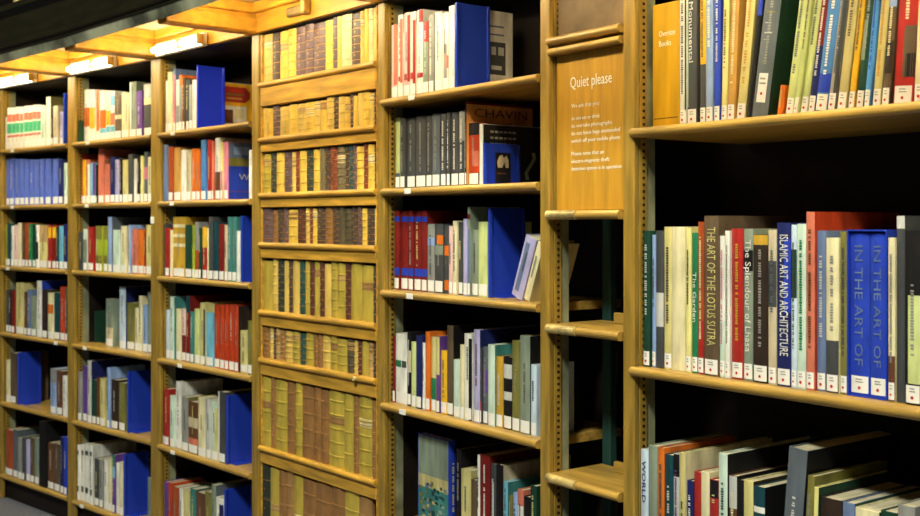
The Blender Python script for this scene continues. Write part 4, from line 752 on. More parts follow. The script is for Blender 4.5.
# radial beams and wall-side friezes of the coffers
def beam(bay, u, w, idx):
    mb = MB()
    y0, y1 = G + 0.032, 0.0
    mb.cbox(u - w / 2, u + w / 2, y0, y1, CASE_TOP, COFFER_Z, OAK_WARM, 0.003)
    for s in (-1, 1):
        a, b = (u + w / 2, u + w / 2 + 0.022) if s > 0 else (u - w / 2 - 0.022, u - w / 2)
        mb.cbox(a, b, y0, y1 - 0.02, COFFER_Z - 0.040, COFFER_Z, OAK_WARM, 0.004)
        a, b = (u + w / 2, u + w / 2 + 0.009) if s > 0 else (u - w / 2 - 0.009, u - w / 2)
        mb.cbox(a, b, y0, y1 - 0.01, CASE_TOP + 0.004, CASE_TOP + 0.058, OAK_WARM, 0.003)
    o = mb.build('trim_%d' % idx, None, frame(bay))
    tag(o, 'oak beam between two coffers of the soffit', 'trim', 'soffit beams', 'structure')

for b in range(1, 8):
    beam(b, -POST_WIDTH[b] / 2, max(0.045, POST_WIDTH[b]), 3 + b)
beam(7, BAYS[7][3] + W7_EXTRA + 0.02, 0.05, 11)
for b in range(1, 8):
    W = BAYS[b][3] + (W7_EXTRA if b == 7 else 0)
    mb = MB()
    mb.cbox(0.0, W, -0.020, 0.0, CASE_TOP, COFFER_Z, OAK_WARM, 0.002)
    mb.cbox(0.022, W - 0.022, -0.044, -0.020, COFFER_Z - 0.040, COFFER_Z, OAK_WARM, 0.004)
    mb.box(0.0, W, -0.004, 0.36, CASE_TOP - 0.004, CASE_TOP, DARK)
    tag(mb.build('trim_%d' % (11 + b), None, frame(b)), 'oak frieze above a bookcase under the gallery', 'trim', 'soffit friezes', 'structure')

# ------------------------------------------------------------------ strip lights under the gallery
def strip_light(bay, u, lit, label):
    root = tag(empty('strip_light', frame(bay, u, -0.045, CASE_TOP - 0.002)), label, 'lamp', 'strip lights under the gallery')
    mb = MB()
    mb.cbox(-0.004, 0.424, -0.002, 0.022, -0.004, 0.052, OAK_WARM if not lit else TAG, 0.003)
    mb.build('housing', root)
    for a, b in ((0.0, 0.245), (0.262, 0.42)):
        mb = MB()
        seg = 10
        prof = [(-0.012 + 0.013 * math.cos(2 * math.pi * s / seg), 0.022 + 0.013 * math.sin(2 * math.pi * s / seg)) for s in range(seg)]
        mb.prism_x(prof, a, b, TUBE_LIT)
        mb.build('tube', root)
        mb = MB()
        mb.cbox(b, b + 0.012, -0.032, 0.0, 0.002, 0.044, OAK_RAIL, 0.002)
        mb.build('end_cap', root)

for b, name in ((1, 'lit strip light above the far-left bookcase'), (2, 'lit strip light above the second bookcase from left'), (3, 'lit strip light above the bookcase left of the door'),
                (5, 'lit strip light above the bookcase right of the door'), (7, 'lit strip light above the right-hand bookcase')):
    strip_light(b, 0.05, True, name)
# unseen strip lights added behind the fascia to brighten the upper shelves
for b, name in ((1, 'far-left bookcase'), (2, 'second bookcase from left'), (3, 'bookcase left of the door'), (4, 'spine-covered door'), (5, 'bookcase right of the door'), (6, 'quiet sign'), (7, 'right-hand bookcase'), (8, 'wall beyond the right-hand bookcase')):
    W = BAYS[min(b, 7)][3]
    root = tag(empty('strip_light', frame(min(b, 7), W / 2 if b < 8 else W + 0.5, G + 0.050, CASE_TOP + 0.046)), 'added unseen strip light behind the gallery fascia facing the ' + name, 'lamp', 'strip lights under the gallery')
    hl = 0.33 if b < 6 else (0.12 if b == 6 else 0.37)
    mb = MB(); mb.cbox(-hl, hl, -0.008, 0.004, 0.0, 0.040, TAG, 0.002); mb.build('housing', root)
    mb = MB()
    mb.prism_x([(0.020 + 0.011 * math.cos(2 * math.pi * i / 10), 0.016 + 0.011 * math.sin(2 * math.pi * i / 10)) for i in range(10)], -hl + 0.03, hl - 0.03, TUBE_ADDED)
    mb.build('tube', root)
    for a in (-hl, hl - 0.03):
        mb = MB(); mb.cbox(a, a + 0.03, 0.002, 0.034, 0.002, 0.034, TAG, 0.002); mb.build('end_cap', root)
# small wooden bracket over the dummy-spine door
root = tag(empty('light_bracket', frame(4, 0.32, -0.020, CASE_TOP + 0.022)), 'unlit metal lamp bracket on the frieze above the spine-covered door', 'lamp bracket')
mb = MB(); mb.cbox(-0.06, 0.06, -0.022, 0.0, 0.0, 0.035, OLD_METAL, 0.006); mb.build('bracket_plate', root)
mb = MB(); mb.cbox(0.06, 0.085, -0.036, 0.0, -0.006, 0.05, OAK_RAIL, 0.006); mb.build('bracket_cap', root)

# ------------------------------------------------------------------ bookcases
def nosing_profile(y_front, y_back, zt, th):
    r = th / 2
    arc = [(y_front + r - r * math.cos(a), zt - r + r * math.sin(a)) for a in [math.pi * (-0.5 + i / 8) for i in range(9)]]
    return [(y_back, zt), (y_back, zt - th)] + arc

def peg_strip(parent, x, y0, y1, z0, z1, face):
    """toothed shelf-peg strip: oak strip with a column of dark notches on its face"""
    mb = MB()
    mb.box(x, x + 0.005, y0, y1, z0, z1, OAK)
    k = int((z1 - z0) / 0.017)
    yc = (y0 + y1) / 2
    for i in range(k):
        z = z0 + 0.008 + i * 0.017
        mb.box(x + 0.004, x + 0.0062, yc - 0.003, yc + 0.005, z, z + 0.007, PEG_DARK)
    mb.build('peg_strip', parent)

def bookcase(bay, shelves, label, right_post=None, depth=0.33):
    W = BAYS[bay][3] + (W7_EXTRA if bay == 7 else 0)
    root = tag(empty('bookcase', frame(bay)), label, 'bookcase', 'oak bookcases along the curved wall')
    def upright(x0, x1, inner):
        if inner > 0: x0 += 0.006
        mb = MB()
        mb.cbox(x0, x1, 0.0, 0.018, 0.0, CASE_TOP, OAK, 0.003)
        mb.build('upright', root)
        mb = MB()
        if bay == 7 and inner > 0:     # open iron post: one sees past it into the next case
            mb.box(x0 + 0.004, x1 - 0.0022, 0.018, 0.078, 0.0, CASE_TOP - 0.005, STEEL_GREEN)
            mb.build('painted_post', root)
            return
        mb.box(min(x0 + 0.004, x1 - 0.012), x1 - 0.002, 0.018, depth, 0.0, CASE_TOP - 0.005, DARK)  # dark colour puts the case's inner shade into the panel
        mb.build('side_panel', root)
        if inner > 0:
            mb = MB(); mb.box(-0.0025, -0.0005, 0.043, 0.078, 0.0, CASE_TOP - 0.006, STEEL_GREEN); mb.build('painted_strip', root)
    pw = POST_WIDTH[bay]
    upright(-pw, 0.0, 1)
    peg_strip(root, -0.002, 0.019, 0.042, 0.12, CASE_TOP - 0.006, 1)
    if right_post:
        upright(W + 0.001, W + right_post - 0.010, -1)
    for k in shelves:
        zt = SHELF_Z[k]
        mb = MB()
        mb.prism_x(nosing_profile(-0.013, depth - 0.01, zt, 0.024), 0.004, W - 0.004, OAK_RAIL)
        mb.prism_x(nosing_profile(-0.013, -0.001, zt, 0.024), -0.006, 0.004, OAK_RAIL)
        sh = mb.build('shelf', root)
        for tb, tk, tu in SHELF_TAGS:
            if tb == bay and tk == k:
                mb = MB()
                mb.cbox(tu - 0.018, tu + 0.018, -0.0155, -0.0125, zt - 0.021, zt - 0.004, TAG, 0.0008)
                tag(mb.build('shelf_label', sh), 'small white card label')
    mb = MB()
    mb.box(0, W - 0.006, 0.03, 0.05, 0.0, min(SHELF_Z[k] for k in shelves) - 0.024, DARK)
    mb.build('plinth', root)
    mb = MB()
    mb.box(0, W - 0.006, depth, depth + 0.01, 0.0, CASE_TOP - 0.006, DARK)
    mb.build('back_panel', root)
    return root

A = ['a1', 'a2', 'a3', 'a4', 'a5', 'a6']
bookcase(1, A, 'oak bookcase of six full shelves at the far left of the wall')
c2 = bookcase(2, A, 'oak bookcase of six shelves second from left, with a half empty shelf')
c3 = bookcase(3, A, 'oak bookcase directly left of the door faced with book spines', POST_WIDTH[4])
bookcase(5, ['e1', 'e2', 'e3', 'e4', 'e5'], 'oak bookcase directly right of the spine-covered door')
SHELF_Z['g4'] = 0.14
bookcase(7, ['g1', 'g2', 'g3', 'g4'], 'oak bookcase with large deep shelves at the right of the wall', 0.05, 0.42)
for root, bay, u, z in ((c3, 3, -POST_WIDTH[3] * .75, 1.555),):
    mb = MB(); mb.cbox(u - 0.016, u + 0.016, -0.002, 0.0, z - 0.012, z + 0.02, TAG, 0.0006); tag(mb.build('post_label', root), 'small white sticker')

# plain panelled wall carrying on beyond the bookcases at either end
for nm, bay, a, b in (('wall_left', 1, -3.2, -POST_WIDTH[1] - 0.004), ('wall_right', 7, BAYS[7][3] + W7_EXTRA + 0.06, BAYS[7][3] + 0.9)):
    mb = MB()
    mb.box(a, b, 0.012, 0.05, 0.0, CASE_TOP, OAK)
    k = max(1, round((b - a) / 0.8))
    for i in range(k):
        x0, x1 = a + (b - a) * i / k, a + (b - a) * (i + 1) / k
        for z0, z1 in ((0.12, 0.85), (0.95, CASE_TOP - 0.1)):
            mb.cbox(x0 + 0.07, x1 - 0.07, 0.0, 0.013, z0, z1, OAK, 0.006)
    tag(mb.build(nm, None, frame(bay)), 'plain oak panelling beyond the bookcases', 'wall', kind='structure')

# narrow bookcase with the sign
W6 = BAYS[6][3]
root = tag(empty('bookcase', frame(6)), 'narrow oak bookcase of empty shelves below the quiet sign', 'bookcase', 'oak bookcases along the curved wall')
mb = MB(); mb.cbox(-POST_WIDTH[6], 0, 0, 0.018, 0, CASE_TOP, OAK, 0.003); mb.build('upright', root)
mb = MB(); mb.box(-POST_WIDTH[6] + 0.006, -0.0022, 0.018, 0.075, 0, CASE_TOP - 0.005, STEEL_GREEN); mb.build('painted_post', root)
peg_strip(root, -0.002, 0.019, 0.042, 0.12, CASE_TOP - 0.006, 1)
for k in ('f1', 'f2', 'f3'):
    zt = SHELF_Z[k]
    mb = MB()
    back = 0.06 if k == 'f1' else 0.20
    mb.prism_x(nosing_profile(-0.013, back, zt, 0.024), 0.0, W6 - 0.001, OAK_RAIL)
    sh = mb.build('shelf', root)
    mb = MB()
    mb.prism_x(nosing_profile(-0.0165, -0.004, zt + 0.001, 0.026), 0.0, W6 * 0.42, BRASS)
    tag(mb.build('nosing_clip', sh), 'pale strip clipped over the shelf edge')
    if k != 'f1':
        mb = MB(); mb.cbox(W6 * 0.35, W6 - 0.002, 0.15, 0.165, zt, zt + 0.030, OAK_RAIL, 0.002); mb.build('back_stop', sh)
mb = MB()
zt = SHELF_Z['f0'] + 0.004
mb.prism_x(nosing_profile(-0.013, 0.05, zt + 0.016, 0.022), 0.0, W6 - 0.001, OAK_RAIL)
mb.prism_x(nosing_profile(-0.009, 0.05, zt - 0.014, 0.020), 0.0, W6 - 0.001, OAK_RAIL)
mb.build('double_rail', root)
mb = MB(); mb.cbox(0.012, W6 - 0.004, 0.022, 0.034, zt + 0.02, CASE_TOP - 0.006, BOARD_BROWN, 0.001)
tag(mb.build('upper_board', root), 'plain grey-brown board above the sign')
mb = MB(); mb.cbox(-0.012, 0.022, 0.21, 0.24, 0.0, CASE_TOP - 0.006, IRON, 0.004); mb.build('iron_column', root)
mb = MB(); mb.box(0, W6, 0.03, 0.05, 0, 0.10, DARK); mb.build('plinth', root)

# ------------------------------------------------------------------ sign boards
s0, s1, sz = SIGN
s0 = max(s0, 0.008)
zb = SHELF_Z['f1'] + 0.0006
root = tag(empty('sign', frame(6, s0, 0.020, zb)), 'golden wood sign reading Quiet please in white above the empty shelves', 'sign')
s1 = BAYS[6][3] - 0.004
Ws, Hs_ = s1 - s0, min(sz, SHELF_Z['f0'] + 0.004 - 0.0355) - zb
mb = MB(); mb.cbox(0, Ws, 0, 0.012, 0, Hs_, SIGN_OAK, 0.0015); mb.build('board', root)
def sign_line(body, x, z, size, width=None):
    me = text_mesh(body, size, LETTER_WHITE)
    w = max(v.co.x for v in me.vertices) - min(v.co.x for v in me.vertices)
    sx = (width / w) if width else 1
    o = link_mesh('lettering', me, root, Matrix.Translation((x, -0.0006, z)) @ FACE_FRONT @ Matrix.Diagonal((sx, 1, 1, 1)))
    return o
H = Hs_
sign_line('Quiet please', 0.21 * Ws, 0.782 * H, 0.074 * H / 0.72, 0.60 * Ws)
LINES = [('We ask that you:', .655, .44), ('do not eat or drink', .575, .44), ('do not take photographs', .527, .62), ('do not leave bags unattended', .479, .74), ('switch off your mobile phone', .431, .74),
         ('Please note that an', .349, .50), ('electro-magnetic theft', .301, .58), ('detection system is in operation', .253, .76)]
for body, fz, fw in LINES:
    sign_line(body, 0.23 * Ws, fz * H, 0.036 * H, fw * .94 * Ws)

m0, m1, mz = MARKER
zb = SHELF_Z['g1'] + 0.0006
root = tag(empty('shelf_marker', frame(7, m0, 0.052, zb)), 'yellow-brown wooden marker block reading Oversize books at left of upper shelf', 'shelf marker')
Wm, Hm = m1 - m0 - 0.002, mz - zb
MARK = base_mat('marker_veneer', (200, 152, 30), 0.45, 0.3, 0.5, 5, 0.0, (6, 6, 0.7), 0, 0.86)
mb = MB(); mb.cbox(0, Wm, 0, 0.14, 0, Hm, MARK, 0.0015); mb.build('block', root)
mb = MB(); mb.box(0.006, Wm - 0.006, -0.0006, 0.001, 0.072 * Hm, 0.078 * Hm, DARK); tag(mb.build('inlay_line', root), 'thin dark line across the foot')
for body, fz, fw in (('Oversize', 0.735, 0.60), ('Books', 0.655, 0.45)):
    me = text_mesh(body, 0.048 * Hm * 1.35, LETTER_WHITE)
    w = max(v.co.x for v in me.vertices)
    link_mesh('lettering', me, root, Matrix.Translation((0.24 * Wm, -0.0006, fz * Hm)) @ FACE_FRONT @ Matrix.Diagonal((fw * Wm / w, 1, 1, 1)))

# ------------------------------------------------------------------ jib door faced with dummy spines
W4 = BAYS[4][3]
door = tag(empty('false_book_door', frame(4)), 'tall oak door faced with rows of gilt leather dummy book spines', 'door')
def spine_mat(k):
    base = k.rstrip('23')
    rgb = SPINE_COLOURS[k]
    return base_mat('leather_' + k, rgb, 0.42, 0.35, 0.6, 30, 0.12, (1, 1, 0.4), 0, 0.84)
GILT = base_mat('gilt', (196, 150, 78), 0.3, 0.5, 0, 1, 0, (1, 1, 1), 0.4)
UMBER_TOOL = base_mat('brown_tooling', (120, 80, 40), 0.5, 0.2)
zr = [r[0] for r in DOOR_RAILS]
tops = [CASE_TOP - 0.004] + [z - band for z, band in [(r[0] - 0.010, r[1]) for r in DOOR_RAILS]]
bots = [z + 0.011 for z in zr] + [0.10]
rnd = random.Random(3)
mb = MB(); mb.box(0.0, W4, 0.030, 0.055, 0.0, CASE_TOP - 0.004, DARK); mb.build('door_leaf', door)
for x0, x1 in ((0.0, DOOR_SPINES[0][0][0] - 0.003), (DOOR_SPINES[0][-1][1] + 0.002, W4)):
    mb = MB(); mb.cbox(x0, x1, 0.002, 0.030, 0.0, CASE_TOP - 0.004, OAK_DOOR, 0.002); mb.build('stile', door)
xl, xr = 0.001, W4 - 0.001
for i, (z, band) in enumerate(DOOR_RAILS):
    mb = MB()
    mb.prism_x(nosing_profile(-0.012, 0.029, z + 0.011, 0.022), xl, xr, OAK_DOOR)
    mb.cbox(xl + 0.002, xr - 0.002, -0.001, 0.029, z - 0.010 - band, z - 0.011, OAK_DOOR, 0.002)
    mb.build('rail', door)
mb = MB(); mb.cbox(xl, xr, 0.0, 0.029, 0.0, 0.10, OAK_DOOR, 0.003); mb.build('rail', door)
mb = MB()
seg = 12
kx, kz = W4 * 0.86, zr[5]
vs = [(kx + r * math.cos(2 * math.pi * s / seg), y, kz + r * math.sin(2 * math.pi * s / seg)) for y, r in ((-0.012, 0.009), (-0.020, 0.008), (-0.020, 0.0045), (-0.013, 0.0045)) for s in range(seg)]
mb.add(vs, [(a * seg + s, a * seg + (s + 1) % seg, (a + 1) * seg + (s + 1) % seg, (a + 1) * seg + s) for a in range(3) for s in range(seg)], BRASS, True)
tag(mb.build('keyhole', door), 'small round brass keyhole in the sixth rail')
for row, (zt, zb) in zip(DOOR_SPINES, zip(tops, bots)):
    pan = MB()
    pan.box(row[0][0] - 0.002, row[-1][1] + 0.001, 0.024, 0.030, zb - 0.004, zt + 0.004, DARK)
    panel = pan.build('spine_row', door)
    for x0, x1, k in row:
        x1 -= 0.0012
        t = x1 - x0
        h = zt - zb - rnd.uniform(0.002, 0.012)
        bul = min(0.006, 0.3 * t)
        na = 6
        def ring(z, e):
            return [(x0 + t * i / na, 0.012 - (bul + e) * math.sin(math.pi * i / na) - e, z) for i in range(na + 1)]
        mb = MB()
        dark_leather = k[0] in 'dpgtrb'
        nb = rnd.choice((4, 5, 5, 6)) if dark_leather else rnd.choice((0, 3, 5))
        levels = [(0.0, 0.0), (h, 0.0)]
        lo = [(x, y, z) for x, y, z in ring(zb, 0)]
        hi = [(x, y, z) for x, y, z in ring(zb + h, 0)]
        m = spine_mat(k)
        vs = lo + hi + [(x, 0.0238, z) for x, y, z in lo] + [(x, 0.0238, z) for x, y, z in hi]
        q = na + 1
        fs = [(i, i + 1, q + i + 1, q + i) for i in range(na)] + [(q + i, q + i + 1, 3 * q + i + 1, 3 * q + i) for i in range(na)] + [(0, q, 3 * q, 2 * q), (na, 2 * q + na, 3 * q + na, q + na)]
        mb.add(vs, fs, m)
        def hoop(z, dz, mm, e):
            a, b = ring(z, e), ring(z + dz, e)
            c, d = ring(z - 0.001, 0.0), ring(z + dz + 0.001, 0.0)
            mb.add(c + a + b + d, [(r * q + i, r * q + i + 1, (r + 1) * q + i + 1, (r + 1) * q + i) for r in range(3) for i in range(na)], mm)
        for j in range(nb):
            z = zb + h * (j + 0.75) / (nb + 0.5)
            hoop(z, 0.004, m, 0.0012)
            if dark_leather:
                hoop(z - 0.003, 0.0012, GILT, 0.0003)
                if t > 0.02 and j + 1 < nb:
                    zc = zb + h * (j + 1.25) / (nb + 0.5)
                    xc = (x0 + x1) / 2
                    yc = 0.012 - bul - 0.0008
                    mb.add([(xc - 0.004, yc, zc), (xc, yc, zc - 0.005), (xc + 0.004, yc, zc), (xc, yc, zc + 0.005)], [(0, 1, 2, 3)], GILT)
        if not dark_leather and rnd.random() < 0.45:
            z = zb + h * rnd.uniform(0.55, 0.75)
            hoop(z, 0.026, spine_mat(rnd.choice(('b2', 'c', 'c2'))), 0.0003)
            hoop(z + 0.004, 0.0012, UMBER_TOOL, 0.0006)
            hoop(z + 0.020, 0.0012, UMBER_TOOL, 0.0006)
        mb.build('book_spine', panel)

# ------------------------------------------------------------------ books
rnd = random.Random(11)
DOT_ROWS = {'g1', 'g2'}

def spine_arc(t, na, bul, e):
    return [(t * i / na, -bul * math.sin(math.pi * i / na) - e) for i in range(na + 1)]

def cover_geo(mb, t, h, d, m, mside):
    na = 6
    bul = min(0.003, 0.22 * t)
    c = min(0.0024, 0.12 * t)
    out = [(0, d)] + spine_arc(t, na, bul, 0) + [(t, d)]
    inn = [(c, d)] + [(c + (t - 2 * c) * i / na, c - bul * 0.5 * math.sin(math.pi * i / na)) for i in range(na + 1)] + [(t - c, d)]
    n = len(out)
    vs = [(x, y, 0) for x, y in out] + [(x, y, h) for x, y in out] + [(x, y, 0) for x, y in inn] + [(x, y, h) for x, y in inn]
    fs, fr = [], []
    for i in range(n - 1):
        (fr if i == n - 2 else fs).append((i, i + 1, n + i + 1, n + i))
        fs.append((2 * n + i + 1, 2 * n + i, 3 * n + i, 3 * n + i + 1))
        fs.append((n + i, n + i + 1, 3 * n + i + 1, 3 * n + i))
        fs.append((i + 1, i, 2 * n + i, 2 * n + i + 1))
    fs.append((0, n, 3 * n, 2 * n))
    fs.append((n - 1, 3 * n - 1, 4 * n - 1, 2 * n - 1))
    mb.add(vs, fs, m)
    mb.add(vs, fr, mside)
    return bul, c

def band_geo(mb, t, h, bul, z0, z1, m, f0=0.0, f1=1.0, e=0.0003):
    na = 6
    xs = [f0 + (f1 - f0) * i / na for i in range(na + 1)]
    pts = [(t * f, -bul * math.sin(math.pi * f) - e) for f in xs]
    vs = [(x, y, z0) for x, y in pts] + [(x, y, z1) for x, y in pts]
    q = na + 1
    mb.add(vs, [(i, i + 1, q + i + 1, q + i) for i in range(na)], m)

def marks_geo(mb, t, h, bul, m, lo, hi, r):
    """blurred, unreadable vertical title: short strokes down the spine"""
    z = h * hi
    w = min(0.36 * t, 0.0085)
    xc = t * 0.5
    y = -bul - 0.0009
    while z > h * lo:
        if h * (hi - lo) > 12 * w and r.random() < 0.16:
            z -= w * 0.7
            continue
        l = w * r.uniform(0.35, 0.6)
        a = w * r.uniform(0.35, 0.5)
        mb.add([(xc - a, y, z - l), (xc + a, y, z - l), (xc + a, y, z), (xc - a, y, z)], [(0, 1, 2, 3)], m)
        z -= l + w * 0.22

def cover_art(name, root, t, h, d):
    """pictures and lettering on a board that shows"""
    e = 0.0005
    def patch(mb, y0, y1, z0, z1, c, k=1, left=False):
        x = -e * k if left else t + e * k
        q = [(x, y0 * d, z0 * h), (x, y1 * d, z0 * h), (x, y1 * d, z1 * h), (x, y0 * d, z1 * h)]
        mb.add(q, [(3, 2, 1, 0) if left else (0, 1, 2, 3)], book_mat(c))
    def words(body, y0, z0, size, c, width):
        me = text_mesh(body, size, book_mat(c))
        w = max(v.co.x for v in me.vertices)
        link_mesh('cover_lettering', me, root, Matrix.Translation((t + 3 * e, y0 * d, z0 * h)) @ ON_RIGHT @ Matrix.Diagonal((width * d / w, 1, 1, 1)))
    mb = MB()
    if name == 'white_cover':
        patch(mb, .01, .98, .01, .99, 'white')
        patch(mb, .58, .87, .22, .62, 'darkgray', 2)
        patch(mb, .62, .70, .46, .56, 'lightgray', 3); patch(mb, .74, .84, .46, .56, 'lightgray', 3); patch(mb, .62, .80, .28, .33, 'lightgray', 3)
        patch(mb, .60, .84, .80, .82, 'slateblue', 2); patch(mb, .60, .84, .70, .72, 'slateblue', 2)
    elif name == 'chavin':
        patch(mb, .0, .99, .01, .99, 'apricot')
        patch(mb, .70, .99, .30, .50, 'darkgreen', 2)
        patch(mb, .0, .99, .965, .99, 'maroon', 2)
        words('CHAVIN', .10, .82, .11 * h * 1.3, 'brown', .80)
    elif name == 'black_text':
        patch(mb, .01, .99, .01, .99, 'black')
        for z in (.86, .76, .66):
            for i in range(6):
                patch(mb, .12 + i * .075, .175 + i * .075, z, z + .035, 'gray', 2)
        for i in range(5):
            patch(mb, .20 + i * .075, .262 + i * .075, .55, .59, 'pinkwhite', 2)
        pts = [(.72, .10), (.70, .22), (.77, .34), (.84, .46), (.82, .56)]
        for (a, b_), (c_, d_) in zip(pts, pts[1:]):
            x = t + 2 * e
            mb.add([(x, a * d, b_ * h), (x, (a + .06) * d, b_ * h), (x, (c_ + .06) * d, d_ * h), (x, c_ * d, d_ * h)], [(0, 1, 2, 3)], book_mat('graygreen'))
    elif name == 'red_gold':
        patch(mb, .0, .99, .01, .99, 'yellow')
        x = t + 2 * e
        ys = [.42, .84, .92, .92, .84, .42]; zs2 = [.60, .60, .70, .82, .92, .92]
        mb.add([(x, a * d, b_ * h) for a, b_ in zip(ys, zs2)], [tuple(range(6))], book_mat('red'))
        patch(mb, .50, .78, .66, .70, 'ochre', 3); patch(mb, .50, .80, .74, .78, 'olive', 3); patch(mb, .60, .72, .82, .86, 'vermilion', 3)
        patch(mb, .42, .86, .12, .52, 'white', 2); patch(mb, .46, .62, .16, .44, 'brown', 3); patch(mb, .66, .82, .26, .46, 'cream', 3)
    elif name == 'blue_lilac':
        patch(mb, .02, .98, .01, .58, 'blue'); patch(mb, .02, .98, .58, .72, 'olive'); patch(mb, .02, .98, .72, .99, 'slateblue')
        patch(mb, .18, .70, .78, .92, 'lightblue', 2); patch(mb, .05, .9, .13, .15, 'purple', 2)
        words('W', .34, .34, .16 * h, 'lightgray', .34)
    elif name == 'landscape':
        patch(mb, .02, .98, .58, .99, 'graygreen', 1, True); patch(mb, .02, .98, .45, .58, 'sand', 1, True); patch(mb, .02, .98, .01, .45, 'teal', 1, True)
        for i in range(60):
            a, b_ = rnd.uniform(.04, .86), rnd.uniform(.03, .5)
            patch(mb, a, a + rnd.uniform(.05, .12), b_, b_ + rnd.uniform(.02, .05), rnd.choice(('graygreen', 'olive', 'slateblue', 'darkteal', 'sand', 'darkgreen')), 2 + i * .02, True)
    mb.build('cover_picture', root)

def book_matrix(bay, k, u, v, t, o):
    M = frame(bay, u, v, SHELF_Z[k] + 0.0006)
    if 'lean' in o and o['lean']:
        M = M @ Matrix.Translation((t, 0, 0)) @ Matrix.Rotation(math.radians(o['lean']), 4, 'Y') @ Matrix.Translation((-t, 0, 0))
    if 'yaw' in o:
        M = M @ Matrix.Rotation(math.radians(o['yaw']), 4, 'Z')
    return M

BANDS8 = [(.66, .84, 'salmon'), (.38, .62, 'greenband'), (.28, .34, 'salmon')]
PALETTE['greenband'] = (70, 170, 124)
PALETTE['apricot'] = (232, 160, 84)
stuff = []
def make_book(bay, k, u, v, t, h, d, c, own, o, label):
    m, mside = book_mat(c), book_mat(o.get('side', c))
    bands = BANDS8 if 'set8' in o else o.get('bands', [])
    M = book_matrix(bay, k, u, v, t, o)
    large = bay in (3, 5, 7)
    r = random.Random(int(u * 1e5) + bay)
    lab_h = min(0.035, 0.17 * h) * (1.9 if o.get('lab') == 2 else 1)
    lab_0 = 0.004 + (0.03 if o.get('lab') == 2 else 0)
    cov = MB()
    bul, ct = cover_geo(cov, t, h, d, m, mside)
    for bd in bands:
        f0, f1 = (bd[3], bd[4]) if len(bd) > 3 else (0.0, 1.0)
        band_geo(cov, t, h, bul, bd[0] * h + .0005, bd[1] * h - .0005, book_mat(bd[2]), f0, f1)
    pg = MB()
    pg.box(ct, t - ct, ct, d - 0.004, 0.003, h - 0.003, PAPER)
    lb = None
    if o.get('lab', 1):
        lb = MB()
        f0, f1 = (0.22, 0.78) if o.get('lab') == 2 else (0.06, 0.94)
        band_geo(lb, t, h, bul, lab_0, lab_0 + lab_h, TAG, f0, f1, 0.0007)
        if k in DOT_ROWS:
            rr = min(0.0035, 0.16 * t)
            zc = lab_0 + lab_h * 0.3
            lb.add([(t * .5 + rr * math.cos(a), -bul - 0.0012, zc + rr * math.sin(a)) for a in [i * math.pi / 4 for i in range(8)]], [tuple(range(8))], RED_DOT)
            if t > 0.012:
                band_geo(lb, t, h, bul, lab_0 + lab_h * .62, lab_0 + lab_h * .68, book_mat('gray'), .3, .7, 0.0011)
                band_geo(lb, t, h, bul, lab_0 + lab_h * .78, lab_0 + lab_h * .84, book_mat('gray'), .3, .65, 0.0011)
    ti = None
    if 'title' not in o and 'text' not in o and 'set8' not in o and t > 0.009 and r.random() < 0.62:
        lum = sum(PALETTE[c]) / 3
        o = dict(o, title=r.choice(('darkgray', 'umber', 'slate')) if lum > 130 else r.choice(('lightgray', 'straw', 'gray')), tl=(r.uniform(.25, .5), r.uniform(.7, .92)))
    if 'title' in o:
        ti = MB()
        lo, hi = o.get('tl', (.24, .9))
        cc = {'dark': 'darkgray'}.get(o['title'], o['title'])
        marks_geo(ti, t, h, bul, book_mat(cc), lo, hi, r)
    if not own:
        for part in (cov, pg, lb, ti):
            if part: stuff.append((M, part))
        return
    group = 'books on the shelves'
    if large:
        root = tag(empty('book', M), label, 'book', group)
        cov.build('cover', root)
        pg.build('page_block', root)
        if lb: tag(lb.build('spine_label', root), 'white label at the foot of the spine')
        if ti: ti.build('spine_title', root)
        if 'text' in o:
            size = t * 0.62 * (o.get('tsz', 1.0) if o.get('tsz', 1) < 1 else 1) / 0.72
            me = text_mesh(o['text'], size, book_mat({'white': 'white'}.get(o['tcol'], o['tcol'])))
            xs = [q.co.x for q in me.vertices]
            w = max(xs) - min(xs)
            hi = o.get('tpos', 0.93)
            room = h * (hi - 0.19)
            sx = min(1.6, room / w)
            link_mesh('spine_title', me, root, Matrix.Translation((t * 0.27, -bul - 0.0009, h * hi)) @ DOWN_SPINE @ Matrix.Diagonal((sx, 1, 1, 1)))
        if 'cover' in o:
            cover_art(o['cover'], root, t, h, d)
    else:
        one = MB()
        for part in (cov, pg, lb, ti):
            if part:
                for q, mi, sm in zip(part.f, part.mi, part.smooth):
                    pass
                o0 = len(one.v)
                one.v += part.v
                for q, mi in zip(part.f, part.mi):
                    one.f.append(tuple(i + o0 for i in q)); one.mi.append(one.slot(part.mats[mi])); one.smooth.append(False)
        tag(one.build('book', None, M), label, 'book', group)

for rec in BOOKS:
    make_book(*rec)
far = MB()
for M, part in stuff:
    o0 = len(far.v)
    far.v += [tuple(M @ Vector(p)) for p in part.v]
    for q, mi in zip(part.f, part.mi):
        far.f.append(tuple(i + o0 for i in q)); far.mi.append(far.slot(part.mats[mi])); far.smooth.append(False)
tag(far.build('books'), 'remaining small thin books scattered among the left-hand shelves', 'books', kind='stuff')

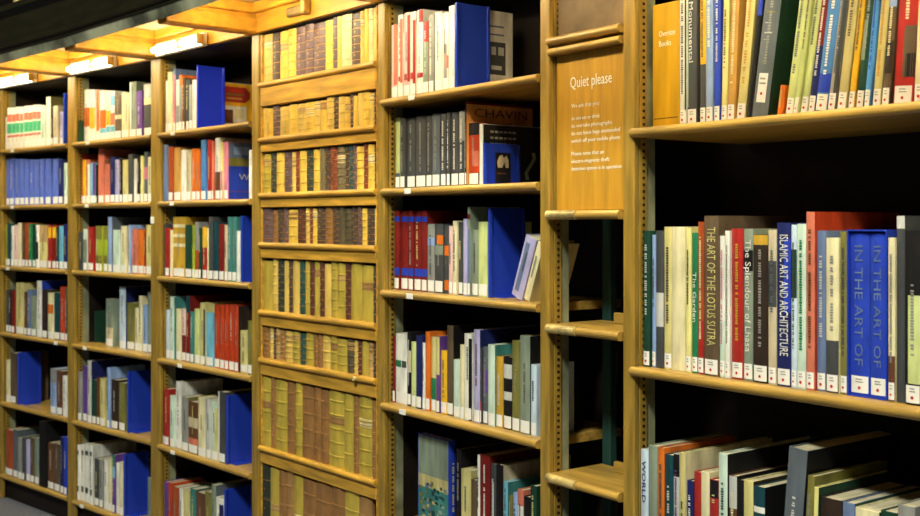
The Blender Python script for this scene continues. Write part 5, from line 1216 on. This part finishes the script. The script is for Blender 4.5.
# slipcase with its two volumes
su, sv, st, sh_, sd = SLIPCASE
root = tag(empty('slipcase', frame(7, su, sv - 0.004, SHELF_Z['g2'] + 0.0006)), 'deep blue slipcase holding two matching volumes, middle shelf, right-hand bookcase', 'slipcase')
mb = MB()
SB = plastic('blue')
w = 0.003
mb.box(0, w, 0, sd, 0, sh_, SB); mb.box(st - w, st, 0, sd, 0, sh_, SB); mb.box(w, st - w, 0, sd, sh_ - w, sh_, SB)
mb.box(w, st - w, 0, sd, 0, w, SB); mb.box(w, st - w, sd - w, sd, w, sh_ - w, SB)
mb.build('case', root)
half = (st - 2 * w) / 2
for i, (x0, tt, nm) in enumerate(((w + 0.0008, half * 1.08 - 0.0016, 'left'), (w + half * 1.08 + 0.0004, half * 0.92 - 0.0016, 'right'))):
    rec = (7, 'g2', su + x0, sv + 0.004, tt, sh_ - 0.010, sd - 0.02, 'blue', 1, dict(text='IN THE ART OF', tcol='slateblue', tpos=.93, tsz=.7),
           '%s of two blue volumes inside the blue slipcase on the middle shelf' % nm)
    keep = SHELF_Z['g2']; SHELF_Z['g2'] = keep + w + 0.0005
    make_book(*rec)
    SHELF_Z['g2'] = keep

# ------------------------------------------------------------------ bookends
for bay, k, u, v, h, d, c, idx, label in BOOKENDS:
    root = tag(empty('bookend', frame(bay, u, v, SHELF_Z[k] + 0.0006)), label, 'bookend', 'blue bookends')
    m = plastic(c)
    mb = MB()
    mb.cbox(0, 0.004, 0, d, 0.0, h, m, 0.001)
    mb.build('plate', root)
    for a, b in ((0.0, 0.012), (d - 0.012, d)):
        mb = MB(); mb.cbox(0.004, 0.009, a, b, 0.0, h, m, 0.002); mb.build('edge_rib', root)
    mb = MB(); mb.cbox(0.004, 0.05, 0.02, d - 0.02, 0.0, 0.002, m, 0.0005); mb.build('foot', root)
    if idx == 2:
        mb = MB()
        mb.box(0.0042, 0.005, d * .32, d * .74, h * .05, h * .78, book_mat('black'))
        pts = [(.38, .42), (.36, .56), (.42, .70), (.50, .74), (.55, .66), (.62, .72), (.68, .60), (.68, .42), (.60, .42), (.56, .55), (.50, .42)]
        mb.add([(0.0055, d * a, h * b) for a, b in pts], [tuple(range(len(pts)))], book_mat('beige'))
        mb.box(0.0045, 0.0054, d * .36, d * .62, h * .26, h * .30, book_mat('brown'))
        tag(mb.build('picture_label', root), 'dark picture with a pale statue')

# dark green stop at the left of the second bookcase and the folder on its half empty shelf
GREEN = base_mat('dark_green_card', (30, 62, 46), 0.6, 0.2)
mb = MB(); mb.cbox(0.0, 0.0020, -0.03, 0.13, 0, 0.112, GREEN, 0.0005)
tag(mb.build('bookend', None, frame(2, 0.0066, 0.046, SHELF_Z['a1'] + 0.0006)), 'dark green bookend against the left upright, top shelf, second bookcase from left', 'bookend')
mb = MB(); mb.cbox(0.0, 0.004, 0, 0.17, 0, 0.16, GREEN, 0.001); mb.cbox(0.004, 0.06, 0.02, 0.15, 0, 0.002, GREEN, 0.0005)
tag(mb.build('bookend', None, frame(2, 0.035, 0.09, SHELF_Z['a4'] + 0.0006)), 'dark green bookend alone at left of the half empty shelf, second bookcase from left', 'bookend')
